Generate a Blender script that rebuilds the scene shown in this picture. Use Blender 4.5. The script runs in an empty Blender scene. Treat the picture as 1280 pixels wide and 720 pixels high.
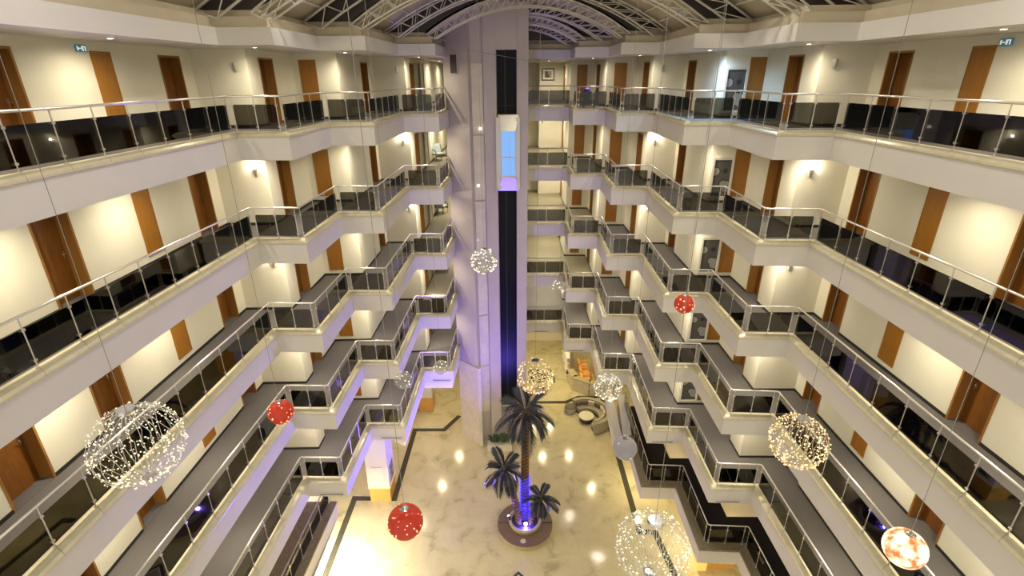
import bpy, bmesh, math, random
from mathutils import Vector, Matrix
random.seed(7)
scn = bpy.context.scene
COL = scn.collection

# ------------------------------------------------------------------ camera, world, exposure
CAMZ = 20.697
PITCH, ROLL, FPX = 0.393605, -0.005104, 638.4
cam_d = bpy.data.cameras.new('camera'); cam = bpy.data.objects.new('camera', cam_d); COL.objects.link(cam)
cam_d.sensor_width = 36.0; cam_d.lens = FPX / 1280 * 36.0; cam_d.clip_end = 200; cam_d.clip_start = 0.05
cam.matrix_world = Matrix.Translation((0, 0, CAMZ)) @ Matrix.Rotation(math.pi/2 - PITCH, 4, 'X') @ Matrix.Rotation(ROLL, 4, 'Z')
scn.camera = cam
w = bpy.data.worlds.new('night_interior'); scn.world = w; w.use_nodes = True
w.node_tree.nodes['Background'].inputs[0].default_value = (1.0, 0.93, 0.80, 1)
w.node_tree.nodes['Background'].inputs[1].default_value = 0.45
scn.view_settings.view_transform = 'Standard'; scn.view_settings.look = 'None'
scn.view_settings.gamma = 1.0; scn.view_settings.use_curve_mapping = False
scn.view_settings.exposure = 0.90
scn.cycles.use_denoising = True
scn.cycles.max_bounces = 8; scn.cycles.diffuse_bounces = 4; scn.cycles.transparent_max_bounces = 24
scn.cycles.caustics_reflective = False; scn.cycles.caustics_refractive = False
scn.cycles.sample_clamp_indirect = 6.0

SCONCE_W, DOWN_W, TOPDOWN_W, LOBBY_W, STRIP_W, BLUE_W, FLOOD_W = 13, 168, 140, 205, 420, 2800, 80

# ------------------------------------------------------------------ pixel -> direction helper
_cp, _sp, _cr, _sr = math.cos(PITCH), math.sin(PITCH), math.cos(ROLL), math.sin(ROLL)
def ray(u, v):
    a = (u-640)/FPX; b = (v-360)/FPX
    a, b = a*_cr + b*_sr, -a*_sr + b*_cr
    return Vector((a, _cp - b*_sp, -(_sp + b*_cp)))
def on_z(u, v, z):
    r = ray(u, v); k = (z - CAMZ)/r.z; return Vector((r.x*k, r.y*k, z))
def on_y(u, v, y):
    r = ray(u, v); k = y/r.y; return Vector((r.x*k, y, CAMZ + r.z*k))
def at_depth(u, v, d):
    r = ray(u, v); return Vector((0, 0, CAMZ)) + r*d

# ------------------------------------------------------------------ materials
MATS = {}
def mat(name, col, rough=0.6, metal=0.0, noise=0.0, nscale=8.0, emit=None, estr=0.0, bump=0.0, spec=0.5, ndetail=4, coat=0.0, col2=None, sample=True):
    m = bpy.data.materials.new(name); m.use_nodes = True; nt = m.node_tree; b = nt.nodes['Principled BSDF']
    b.inputs['Base Color'].default_value = (*col, 1); b.inputs['Roughness'].default_value = rough
    b.inputs['Metallic'].default_value = metal; b.inputs['Specular IOR Level'].default_value = spec
    b.inputs['Coat Weight'].default_value = coat
    if noise or bump:
        tc = nt.nodes.new('ShaderNodeTexCoord'); n = nt.nodes.new('ShaderNodeTexNoise')
        n.inputs['Scale'].default_value = nscale; n.inputs['Detail'].default_value = ndetail
        nt.links.new(tc.outputs['Object'], n.inputs['Vector'])
        if noise:
            r = nt.nodes.new('ShaderNodeValToRGB')
            c2 = col2 if col2 else tuple(max(0, c*(1-noise)) for c in col)
            r.color_ramp.elements[0].position = 0.35; r.color_ramp.elements[1].position = 0.65
            r.color_ramp.elements[0].color = (*c2, 1); r.color_ramp.elements[1].color = (*col, 1)
            nt.links.new(n.outputs['Fac'], r.inputs['Fac']); nt.links.new(r.outputs['Color'], b.inputs['Base Color'])
        if bump:
            bp = nt.nodes.new('ShaderNodeBump'); bp.inputs['Strength'].default_value = bump
            nt.links.new(n.outputs['Fac'], bp.inputs['Height']); nt.links.new(bp.outputs['Normal'], b.inputs['Normal'])
    if emit:
        b.inputs['Emission Color'].default_value = (*emit, 1); b.inputs['Emission Strength'].default_value = estr
        if not sample: m.cycles.emission_sampling = 'NONE'
    MATS[name] = m; return m

mat('wall_paint', (0.82, 0.78, 0.64), 0.55, noise=0.03, nscale=1.5)
mat('fascia_paint', (0.70, 0.67, 0.63), 0.5, noise=0.03, nscale=1.0)
mat('ceiling_paint', (0.78, 0.73, 0.62), 0.6)
mat('roof_paint', (0.52, 0.46, 0.34), 0.7, noise=0.10, nscale=0.8)
mat('roof_band', (0.58, 0.51, 0.37), 0.6, noise=0.06, nscale=1.5)
mat('coping', (0.66, 0.60, 0.42), 0.28, noise=0.10, nscale=6)
mat('mezz_gold', (0.34, 0.28, 0.12), 0.35, noise=0.2, nscale=4)
mat('mezz_coping', (0.27, 0.225, 0.135), 0.3, noise=0.2, nscale=5)
mat('carpet', (0.135, 0.125, 0.12), 0.95, noise=0.18, nscale=60, bump=0.05)
mat('hall_tile', (0.27, 0.245, 0.165), 0.6, noise=0.08, nscale=4)
mat('hall_grey', (0.19, 0.175, 0.165), 0.7, noise=0.08, nscale=4)
mat('mezz_carpet', (0.022, 0.017, 0.016), 0.9, noise=0.2, nscale=40)
mat('baseboard', (0.03, 0.027, 0.024), 0.4)
mat('steel', (0.72, 0.69, 0.64), 0.28, metal=0.85)
mat('white_metal', (0.68, 0.65, 0.58), 0.45)
mat('chrome', (0.8, 0.8, 0.8), 0.12, metal=1.0)
mat('black', (0.012, 0.012, 0.012), 0.4)
mat('plinth_dark', (0.05, 0.03, 0.025), 0.5)
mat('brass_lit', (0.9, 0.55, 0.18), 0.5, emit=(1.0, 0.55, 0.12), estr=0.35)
mat('cushion_orange', (0.75, 0.42, 0.12), 0.7)
mat('sofa', (0.36, 0.32, 0.23), 0.85, noise=0.1, nscale=30)
mat('sofa_dark', (0.16, 0.13, 0.10), 0.8, noise=0.1, nscale=30)
mat('pillow_light', (0.55, 0.50, 0.38), 0.8)
mat('table_top', (0.70, 0.66, 0.50), 0.25)
mat('chair_blue', (0.35, 0.42, 0.44), 0.7)
mat('bag_blue', (0.08, 0.06, 0.5), 0.5)
mat('chair_frame', (0.05, 0.045, 0.04), 0.4)
mat('soil', (0.05, 0.04, 0.03), 0.9, noise=0.4, nscale=20)
mat('bench', (0.17, 0.11, 0.075), 0.45, noise=0.15, nscale=10)
mat('bench_base', (0.45, 0.38, 0.22), 0.4, noise=0.12, nscale=4)
mat('trunk', (0.13, 0.065, 0.025), 0.8, noise=0.45, nscale=14, bump=0.4)
mat('frond', (0.024, 0.028, 0.046), 0.55, noise=0.3, nscale=6)
mat('scale_bark', (0.42, 0.23, 0.07), 0.8, noise=0.3, nscale=10)
mat('rope_blue', (0.05, 0.05, 0.6), 0.4, emit=(0.05, 0.03, 1.0), estr=1.3)
mat('frond_rib', (0.16, 0.11, 0.05), 0.6)
mat('plant_green', (0.05, 0.10, 0.03), 0.6, noise=0.3, nscale=10)
mat('marble_panel', (0.70, 0.64, 0.50), 0.12, noise=0.10, nscale=3)
mat('tower_paint', (0.52, 0.46, 0.42), 0.30, noise=0.04, nscale=1.2)
mat('lamp_glow', (1, 0.95, 0.8), 0.4, emit=(1.0, 0.88, 0.62), estr=22)
mat('reflection_glow', (1, 0.95, 0.8), 0.4, emit=(1.0, 0.93, 0.72), estr=1.0)  # glow colour of the imitated reflections in the tower niche
mat('lamp_glow_cool', (0.9, 0.95, 1.0), 0.4, emit=(0.75, 0.87, 1.0), estr=22)
mat('bulb_warm', (1, 0.95, 0.8), 0.4, emit=(1.0, 0.90, 0.62), estr=0.42, sample=False)
mat('bulb_gold', (1, 0.9, 0.6), 0.4, emit=(1.0, 0.78, 0.42), estr=0.42, sample=False)
mat('bulb_white', (1, 1, 0.9), 0.4, emit=(1.0, 0.98, 0.82), estr=0.42, sample=False)
mat('bulb_red', (1, 0.6, 0.4), 0.4, emit=(1.0, 0.50, 0.30), estr=0.6, sample=False)
mat('wire_white', (0.75, 0.73, 0.66), 0.4, metal=0.3)
mat('wire_gold', (0.70, 0.52, 0.32), 0.4, metal=0.5)
mat('red_ball', (0.36, 0.022, 0.008), 0.25, emit=(0.9, 0.06, 0.015), estr=0.12, sample=False)
mat('cord', (0.30, 0.28, 0.24), 0.5)
mat('blue_lamp', (0.5, 0.5, 1), 0.4, emit=(0.35, 0.35, 1.0), estr=7)
mat('sign_panel', (0.05, 0.22, 0.30), 0.4, emit=(0.08, 0.35, 0.45), estr=0.08)
mat('sign_white', (0.9, 0.95, 0.95), 0.4, emit=(0.9, 1, 1), estr=0.25)
mat('picture_frame', (0.75, 0.71, 0.64), 0.5)
mat('frame_dark', (0.03, 0.025, 0.02), 0.4)
mat('strip_stone', (0.075, 0.07, 0.045), 0.12, noise=0.35, nscale=9)
mat('shaft_glass', (0.008, 0.009, 0.012), 0.3, spec=0.12)
mat('night_glass', (0.045, 0.038, 0.035), 0.35)
mat('car_blue', (0.12, 0.25, 0.5), 0.3, emit=(0.20, 0.45, 0.95), estr=0.42)
mat('car_metal', (0.66, 0.62, 0.54), 0.32, metal=0.35)

def wood(name, c1, c2, rough=0.38):
    m = bpy.data.materials.new(name); m.use_nodes = True; nt = m.node_tree; b = nt.nodes['Principled BSDF']
    tc = nt.nodes.new('ShaderNodeTexCoord'); mp = nt.nodes.new('ShaderNodeMapping'); mp.inputs['Scale'].default_value = (9, 9, 0.9)
    n = nt.nodes.new('ShaderNodeTexNoise'); n.inputs['Scale'].default_value = 2.2; n.inputs['Detail'].default_value = 6
    r = nt.nodes.new('ShaderNodeValToRGB'); r.color_ramp.elements[0].color = (*c1, 1); r.color_ramp.elements[1].color = (*c2, 1)
    r.color_ramp.elements[0].position = 0.3; r.color_ramp.elements[1].position = 0.7
    nt.links.new(tc.outputs['Object'], mp.inputs['Vector']); nt.links.new(mp.outputs['Vector'], n.inputs['Vector'])
    nt.links.new(n.outputs['Fac'], r.inputs['Fac']); nt.links.new(r.outputs['Color'], b.inputs['Base Color'])
    b.inputs['Roughness'].default_value = rough; MATS[name] = m
wood('door_wood', (0.17, 0.060, 0.008), (0.24, 0.090, 0.013))
wood('frame_wood', (0.28, 0.125, 0.025), (0.36, 0.17, 0.04))
wood('panel_wood', (0.30, 0.122, 0.012), (0.38, 0.165, 0.02))
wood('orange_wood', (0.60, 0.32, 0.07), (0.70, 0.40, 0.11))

def glass_tint(name, tint, ior=1.5, rough=0.02):
    m = bpy.data.materials.new(name); m.use_nodes = True; nt = m.node_tree; nt.nodes.clear()
    o = nt.nodes.new('ShaderNodeOutputMaterial'); mx = nt.nodes.new('ShaderNodeMixShader'); fr = nt.nodes.new('ShaderNodeFresnel')
    t = nt.nodes.new('ShaderNodeBsdfTransparent'); g = nt.nodes.new('ShaderNodeBsdfGlossy')
    fr.inputs['IOR'].default_value = ior; t.inputs['Color'].default_value = (*tint, 1); g.inputs['Roughness'].default_value = rough
    g.inputs['Color'].default_value = (1, 1, 1, 1)
    nt.links.new(fr.outputs[0], mx.inputs[0]); nt.links.new(t.outputs[0], mx.inputs[1]); nt.links.new(g.outputs[0], mx.inputs[2])
    nt.links.new(mx.outputs[0], o.inputs['Surface']); MATS[name] = m
glass_tint('tinted_glass', (0.36, 0.345, 0.30), 1.55)
def frosted(name, tint, col, fac, rough):
    m = bpy.data.materials.new(name); m.use_nodes = True; nt = m.node_tree; nt.nodes.clear()
    o = nt.nodes.new('ShaderNodeOutputMaterial'); mx = nt.nodes.new('ShaderNodeMixShader'); t = nt.nodes.new('ShaderNodeBsdfTransparent'); p = nt.nodes.new('ShaderNodeBsdfPrincipled')
    lw = nt.nodes.new('ShaderNodeLayerWeight'); lw.inputs['Blend'].default_value = 0.35; mr = nt.nodes.new('ShaderNodeMapRange')
    mr.inputs['To Min'].default_value = fac; mr.inputs['To Max'].default_value = min(1.0, fac+0.35)
    t.inputs['Color'].default_value = (*tint, 1); p.inputs['Base Color'].default_value = (*col, 1); p.inputs['Roughness'].default_value = rough
    nt.links.new(lw.outputs['Facing'], mr.inputs['Value']); nt.links.new(mr.outputs[0], mx.inputs[0])
    nt.links.new(t.outputs[0], mx.inputs[1]); nt.links.new(p.outputs[0], mx.inputs[2]); nt.links.new(mx.outputs[0], o.inputs['Surface']); MATS[name] = m
frosted('clear_ball', (0.92, 0.92, 0.9), (0.62, 0.60, 0.54), 0.22, 0.15)
frosted('grey_ball', (0.75, 0.75, 0.8), (0.50, 0.49, 0.52), 0.5, 0.3)
frosted('sparkle_ball', (0.92, 0.92, 0.9), (0.80, 0.76, 0.66), 0.25, 0.15)

def marble():
    m = bpy.data.materials.new('lobby_marble'); m.use_nodes = True; nt = m.node_tree; b = nt.nodes['Principled BSDF']
    tc = nt.nodes.new('ShaderNodeTexCoord'); n = nt.nodes.new('ShaderNodeTexNoise'); n.inputs['Scale'].default_value = 0.9
    n.inputs['Detail'].default_value = 9; n.inputs['Roughness'].default_value = 0.62; n.inputs['Distortion'].default_value = 0.6
    r = nt.nodes.new('ShaderNodeValToRGB'); e = r.color_ramp.elements
    e[0].position = 0.28; e[0].color = (0.31, 0.27, 0.155, 1); e[1].position = 0.45; e[1].color = (0.52, 0.46, 0.275, 1)
    x = r.color_ramp.elements.new(0.7); x.color = (0.60, 0.53, 0.335, 1)
    nt.links.new(tc.outputs['Object'], n.inputs['Vector']); nt.links.new(n.outputs['Fac'], r.inputs['Fac'])
    nt.links.new(r.outputs['Color'], b.inputs['Base Color']); b.inputs['Roughness'].default_value = 0.13; MATS['lobby_marble'] = m
marble()
def speckle(name, c1, c2, scale):
    m = bpy.data.materials.new(name); m.use_nodes = True; nt = m.node_tree; b = nt.nodes['Principled BSDF']
    tc = nt.nodes.new('ShaderNodeTexCoord'); n = nt.nodes.new('ShaderNodeTexVoronoi'); n.inputs['Scale'].default_value = scale
    r = nt.nodes.new('ShaderNodeValToRGB'); r.color_ramp.interpolation = 'CONSTANT'
    r.color_ramp.elements[0].color = (*c1, 1); r.color_ramp.elements[1].color = (*c2, 1); r.color_ramp.elements[1].position = 0.5
    sp = nt.nodes.new('ShaderNodeSeparateColor')
    nt.links.new(tc.outputs['Object'], n.inputs['Vector']); nt.links.new(n.outputs['Color'], sp.inputs[0])
    nt.links.new(sp.outputs[0], r.inputs['Fac']); nt.links.new(r.outputs['Color'], b.inputs['Base Color'])
    b.inputs['Roughness'].default_value = 0.9; MATS[name] = m
speckle('rug', (0.03, 0.03, 0.025), (0.72, 0.68, 0.5), 9)
def painting_mat():
    m = bpy.data.materials.new('painting'); m.use_nodes = True; nt = m.node_tree; b = nt.nodes['Principled BSDF']
    tc = nt.nodes.new('ShaderNodeTexCoord'); v = nt.nodes.new('ShaderNodeTexVoronoi'); v.inputs['Scale'].default_value = 2.3
    v.inputs['Randomness'].default_value = 0.85
    r = nt.nodes.new('ShaderNodeValToRGB'); e = r.color_ramp.elements
    e[0].position = 0.40; e[0].color = (0.33, 0.32, 0.30, 1); e[1].position = 0.45; e[1].color = (0.02, 0.02, 0.022, 1)
    x = r.color_ramp.elements.new(0.54); x.color = (0.10, 0.095, 0.09, 1)
    nt.links.new(tc.outputs['Object'], v.inputs['Vector']); nt.links.new(v.outputs['Distance'], r.inputs['Fac'])
    nt.links.new(r.outputs['Color'], b.inputs['Base Color']); b.inputs['Roughness'].default_value = 0.3; MATS['painting'] = m
painting_mat()
def orange_ball_mat():
    m = bpy.data.materials.new('orange_ball'); m.use_nodes = True; nt = m.node_tree; b = nt.nodes['Principled BSDF']
    tc = nt.nodes.new('ShaderNodeTexCoord'); n = nt.nodes.new('ShaderNodeTexNoise'); n.inputs['Scale'].default_value = 6.5; n.inputs['Detail'].default_value = 6
    r = nt.nodes.new('ShaderNodeValToRGB'); e = r.color_ramp.elements
    e[0].position = 0.38; e[0].color = (0.55, 0.13, 0.03, 1); e[1].position = 0.54; e[1].color = (1.0, 0.86, 0.58, 1)
    nt.links.new(tc.outputs['Object'], n.inputs['Vector']); nt.links.new(n.outputs['Fac'], r.inputs['Fac'])
    nt.links.new(r.outputs['Color'], b.inputs['Base Color']); nt.links.new(r.outputs['Color'], b.inputs['Emission Color'])
    b.inputs['Emission Strength'].default_value = 0.75; m.cycles.emission_sampling = 'NONE'; MATS['orange_ball'] = m
orange_ball_mat()

# ------------------------------------------------------------------ mesh helpers
class MB:
    def __init__(s): s.v = []; s.f = []
    def add(s, vs, fs):
        o = len(s.v); s.v += [tuple(p) for p in vs]; s.f += [tuple(i+o for i in f) for f in fs]; return s
    def box(s, x0, x1, y0, y1, z0, z1):
        return s.add([(x0,y0,z0),(x1,y0,z0),(x1,y1,z0),(x0,y1,z0),(x0,y0,z1),(x1,y0,z1),(x1,y1,z1),(x0,y1,z1)],
                     [(3,2,1,0),(4,5,6,7),(0,1,5,4),(1,2,6,5),(2,3,7,6),(3,0,4,7)])
    def obox(s, c, ux, uy, hx, hy, z0, z1):          # oriented box: centre c (2d), unit axes ux, uy
        P = [(c[0]+ux[0]*a*hx+uy[0]*b*hy, c[1]+ux[1]*a*hx+uy[1]*b*hy) for a, b in ((-1,-1),(1,-1),(1,1),(-1,1))]
        return s.add([(*p, z0) for p in P]+[(*p, z1) for p in P], [(3,2,1,0),(4,5,6,7),(0,1,5,4),(1,2,6,5),(2,3,7,6),(3,0,4,7)])
    def tube(s, a, b, r, n=6, r2=None, caps=True):
        a = Vector(a); b = Vector(b); d = (b-a)
        if d.length < 1e-6: return s
        d.normalize(); t = Vector((0,0,1)) if abs(d.z) < 0.9 else Vector((1,0,0))
        x = d.cross(t).normalized(); y = d.cross(x); r2 = r if r2 is None else r2
        vs = [a + (x*math.cos(2*math.pi*i/n) + y*math.sin(2*math.pi*i/n))*r for i in range(n)] + \
             [b + (x*math.cos(2*math.pi*i/n) + y*math.sin(2*math.pi*i/n))*r2 for i in range(n)]
        fs = [(i, (i+1) % n, n+(i+1) % n, n+i) for i in range(n)]
        if caps: fs += [tuple(range(n-1, -1, -1)), tuple(range(n, 2*n))]
        return s.add(vs, fs)
    def path(s, pts, r, n=6):                          # continuous tube with mitred joints
        pts = [Vector(p) for p in pts]; k = len(pts); rings = []; rr = r if isinstance(r, (list, tuple)) else [r]*k
        for i, p in enumerate(pts):
            d0 = (p-pts[i-1]).normalized() if i else None; d1 = (pts[i+1]-p).normalized() if i < k-1 else None
            d = (d0+d1).normalized() if d0 and d1 else (d0 or d1)
            t = Vector((0,0,1)) if abs(d.z) < 0.95 else Vector((1,0,0))
            x = d.cross(t).normalized(); y = d.cross(x)
            m = 1.0/max(0.5, (d.dot(d0) if d0 else 1.0))
            rings.append([p + (x*math.cos(2*math.pi*j/n)*m + y*math.sin(2*math.pi*j/n))*rr[i] for j in range(n)])
        vs = [q for R in rings for q in R]
        fs = [(i*n+j, i*n+(j+1) % n, (i+1)*n+(j+1) % n, (i+1)*n+j) for i in range(k-1) for j in range(n)]
        fs += [tuple(range(n-1, -1, -1)), tuple(range((k-1)*n, k*n))]
        return s.add(vs, fs)
    def lathe(s, prof, n=24, c=(0,0,0)):               # prof: (radius, z)
        vs = []; fs = []; k = len(prof)
        for r, z in prof:
            for j in range(n):
                a = 2*math.pi*j/n; vs.append((c[0]+r*math.cos(a), c[1]+r*math.sin(a), c[2]+z))
        for i in range(k-1):
            for j in range(n): fs.append((i*n+j, i*n+(j+1) % n, (i+1)*n+(j+1) % n, (i+1)*n+j))
        if prof[0][0] > 1e-4: fs.append(tuple(range(n-1, -1, -1)))
        if prof[-1][0] > 1e-4: fs.append(tuple(range((k-1)*n, k*n)))
        return s.add(vs, fs)
    def sphere(s, c, r, n=12, m=8):
        return s.lathe([(max(1e-5, r*math.sin(math.pi*i/m)), -r*math.cos(math.pi*i/m)) for i in range(m+1)], n, c)
    def octa(s, c, r):
        x, y, z = c
        return s.add([(x+r,y,z),(x-r,y,z),(x,y+r,z),(x,y-r,z),(x,y,z+r),(x,y,z-r)],
                     [(0,2,4),(2,1,4),(1,3,4),(3,0,4),(2,0,5),(1,2,5),(3,1,5),(0,3,5)])
    def mesh(s, name, material=None):
        me = bpy.data.meshes.new(name); me.from_pydata(s.v, [], s.f); me.validate(); 
        bm = bmesh.new(); bm.from_mesh(me); bmesh.ops.recalc_face_normals(bm, faces=bm.faces); bm.to_mesh(me); bm.free()
        if material: me.materials.append(MATS[material])
        return me
def put(name, me, parent=None, loc=(0,0,0), rotz=0.0, smooth=False, local=False):
    o = bpy.data.objects.new(name, me); COL.objects.link(o)
    o.location = loc; o.rotation_euler = (0, 0, rotz)
    if parent is not None:
        o.parent = parent
    if smooth and me is not None:
        for p in me.polygons: p.use_smooth = True
    return o
def part(name, mb, material, parent, smooth=False):     # mb in the parent's local space
    return put(name, mb.mesh(name, material), parent, smooth=smooth)
def thing(name, label, cat, loc=(0,0,0), rotz=0.0, group=None):
    o = bpy.data.objects.new(name, None); COL.objects.link(o); o.location = loc; o.rotation_euler = (0,0,rotz)
    o.empty_display_size = 0.1; o['label'] = label; o['category'] = cat
    if group: o['group'] = group
    return o
def tag(o, label, cat, group=None, kind=None):
    o['label'] = label; o['category'] = cat
    if group: o['group'] = group
    if kind: o['kind'] = kind
    return o
def struct(o, label, cat):
    o['label'] = label; o['category'] = cat; o['kind'] = 'structure'; return o
def copy_tree(o, parent=None):
    c = o.copy(); COL.objects.link(c); c.parent = parent
    for ch in o.children: copy_tree(ch, c)
    return c
def prism(name, poly, z0, z1, material):                # solid from a plan polygon (may be concave)
    bm = bmesh.new(); lo = [bm.verts.new((x, y, z0)) for x, y in poly]; hi = [bm.verts.new((x, y, z1)) for x, y in poly]
    n = len(poly); bm.faces.new(hi); bm.faces.new(lo[::-1])
    for i in range(n): bm.faces.new((lo[i], lo[(i+1) % n], hi[(i+1) % n], hi[i]))
    bmesh.ops.recalc_face_normals(bm, faces=bm.faces); bmesh.ops.triangulate(bm, faces=[f for f in bm.faces if len(f.verts) > 4])
    me = bpy.data.meshes.new(name); bm.to_mesh(me); bm.free(); me.materials.append(MATS[material]); return me
def offs(pts, d):                                       # mitred offset of an open plan polyline, d to the right of travel
    out = []; k = len(pts)
    for i in range(k):
        ns = []
        for a, b in ((i-1, i), (i, i+1)):
            if a >= 0 and b < k:
                t = Vector((pts[b][0]-pts[a][0], pts[b][1]-pts[a][1])).normalized(); ns.append(Vector((t.y, -t.x)))
        if len(ns) == 1: o = ns[0]*d
        else:
            m = (ns[0]+ns[1]).normalized(); o = m*(d/max(0.3, m.dot(ns[0])))
        out.append((pts[i][0]+o.x, pts[i][1]+o.y))
    return out
def area(name, loc, size, power, col, target=None, size_y=None, spread=None):
    d = bpy.data.lights.new(name, 'AREA'); d.energy = power; d.color = col; d.size = size
    if size_y: d.shape = 'RECTANGLE'; d.size_y = size_y
    if spread: d.spread = spread
    o = bpy.data.objects.new(name, d); COL.objects.link(o); o.location = loc
    if target is not None: o.rotation_euler = (Vector(target)-Vector(loc)).to_track_quat('-Z', 'Y').to_euler()
    return o
def point(name, loc, power, col, r=0.05, parent=None):
    d = bpy.data.lights.new(name, 'POINT'); d.energy = power; d.color = col; d.shadow_soft_size = r
    o = bpy.data.objects.new(name, d); COL.objects.link(o); o.location = loc
    if parent is not None: o.parent = parent
    return o
def spot(name, loc, power, col, angle, blend, target, r=0.05, parent=None):
    d = bpy.data.lights.new(name, 'SPOT'); d.energy = power; d.color = col; d.spot_size = angle; d.spot_blend = blend; d.shadow_soft_size = r
    o = bpy.data.objects.new(name, d); COL.objects.link(o); o.location = loc
    o.rotation_euler = (Vector(target)-Vector(loc)).to_track_quat('-Z', 'Y').to_euler()
    if parent is not None: o.parent = parent
    return o
WARM = (1.0, 0.88, 0.65)

# ------------------------------------------------------------------ the plan of the atrium
LV = ['A', 'B', 'C', 'D', 'E']
FZ = {'A': 19.2, 'B': 16.0, 'C': 12.8, 'D': 9.6, 'E': 6.4, 'F': 3.2}
LNAME = {'A': 'top gallery', 'B': 'second gallery down', 'C': 'third gallery down', 'D': 'fourth gallery down', 'E': 'lowest gallery', 'F': 'mezzanine'}
SIDE = {'left': 'tower side', 'right': 'paintings side'}
RAIL_L = [(-8.5, 1.0), (-8.05, 15.42), (-6.55, 15.38), (-6.46, 18.72), (-4.93, 18.70), (-4.81, 23.35), (-3.28, 23.35), (-3.17, 26.02)]
RAIL_R = [(9.12, 1.0), (9.18, 14.89), (7.61, 14.98), (7.65, 18.32), (6.10, 18.40), (6.22, 23.03), (4.68, 23.11), (4.76, 26.45), (3.20, 26.53), (3.24, 28.95), (0.82, 28.95)]
WALL_L = [(-9.90, 1.0), (-9.82, 7.0), (-9.76, 17.06), (-8.08, 17.09), (-8.05, 20.55), (-6.43, 20.60), (-6.36, 25.10), (-4.80, 25.12), (-4.66, 38.2)]
WALL_R = [(10.78, 1.0), (10.74, 7.0), (10.72, 16.42), (9.16, 16.44), (9.20, 20.05), (7.73, 20.08), (7.75, 24.72), (6.36, 24.75), (6.38, 28.18), (4.87, 28.20), (4.87, 32.22), (3.48, 32.25), (3.48, 36.9)]
WALL_B = [(3.48, 36.9), (1.93, 36.9), (1.93, 38.2), (-4.66, 38.2)]
CLR = 2.45                                              # floor to soffit
SLAB = 0.75
FAS_L = offs(RAIL_L, 0.17); FAS_R = offs(RAIL_R, -0.17)

# lobby floor ------------------------------------------------------
lob = MB().box(-14, 15, -2, 42, -0.3, 0.0)
struct(put('floor', lob.mesh('floor', 'lobby_marble')), 'cream veined marble lobby floor', 'floor')

def slab_poly(fl, fr):
    return WALL_L[:-1] + [(-4.66, 38.2), (1.93, 38.2), (1.93, 36.9), (3.48, 36.9)] + WALL_R[::-1][1:] + fr[:-1] + [(0.82, fr[-1][1]), (-3.17, fr[-1][1])] + fl[::-1]
POLY = slab_poly(FAS_L, FAS_R)
for i, k in enumerate(LV):
    z = FZ[k]
    o = put('gallery_slab', prism('gallery_slab', POLY, z-SLAB, z-0.012, 'fascia_paint'))
    struct(o, 'white painted zigzag slab edge of the ' + LNAME[k], 'slab')
    inner = slab_poly(offs(RAIL_L, -0.05), offs(RAIL_R, 0.05))
    o = put('gallery_floor', prism('gallery_floor', inner, z-0.01, z, 'carpet'))
    struct(o, 'grey carpet floor of the ' + LNAME[k], 'floor')

HALL = [(-4.78, 25.3), (-3.25, 26.0), (-3.25, 28.92), (0.82, 28.98), (3.12, 28.98), (3.30, 28.4), (4.85, 28.4), (4.85, 32.2), (3.47, 32.24), (3.47, 36.88), (1.93, 36.88), (1.93, 38.15), (-4.66, 38.15)]
for k in ('B', 'C', 'D', 'E'):
    struct(put('floor_hall', prism('floor_hall', HALL, FZ[k], FZ[k]+0.004, 'hall_grey' if k == 'E' else 'hall_tile')), 'beige floor of the lift hall on the ' + LNAME[k], 'floor')
# mezzanine (only parts of the outline) ----------------------------
FLP = [(-8.5, 1.0), (-8.05, 17.4)]
FRP = [(9.12, 1.0), (9.18, 14.89), (7.61, 14.98), (7.65, 18.32), (6.10, 18.40), (6.22, 24.4)]
for nm, rail, sgn, wallp in (('left', FLP, 1, [(-9.90, 1.0), (-9.76, 17.4)]), ('right', FRP, -1, [(10.78, 1.0), (10.72, 16.42), (9.16, 16.44), (9.20, 20.05), (7.73, 20.08), (7.75, 24.4)])):
    fas = offs(rail, 0.17*sgn)
    poly = fas + wallp[::-1]
    z = FZ['F']
    struct(put('gallery_slab', prism('gallery_slab', poly, z-SLAB, z-0.012, 'fascia_paint')), 'white slab edge of the mezzanine on the ' + SIDE[nm], 'slab')
    poly = offs(rail, -0.16*sgn) + wallp[::-1]
    struct(put('gallery_floor', prism('gallery_floor', poly, z-0.01, z, 'mezz_carpet' if nm == 'right' else 'mezz_gold')), ('black carpet' if nm == 'right' else 'brown stone') + ' floor of the mezzanine on the ' + SIDE[nm], 'floor')

def pxpoly(pts, z): return [tuple(on_z(u, v, z)[:2]) for u, v in pts]
for pts, lab in (([(757.5, 489), (764, 488), (778, 547), (768.5, 549)], 'slender white parapet beam of the mezzanine end by the sofa'), ([(772, 492), (781.5, 493), (789.5, 543), (779, 547)], 'broad white parapet beam of the mezzanine end')):
    struct(put('trim_%d' % (90 if 'slender' in lab else 91), prism('trim', pxpoly(pts, 3.36), 2.45, 3.36, 'fascia_paint')), lab, 'trim')
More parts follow.
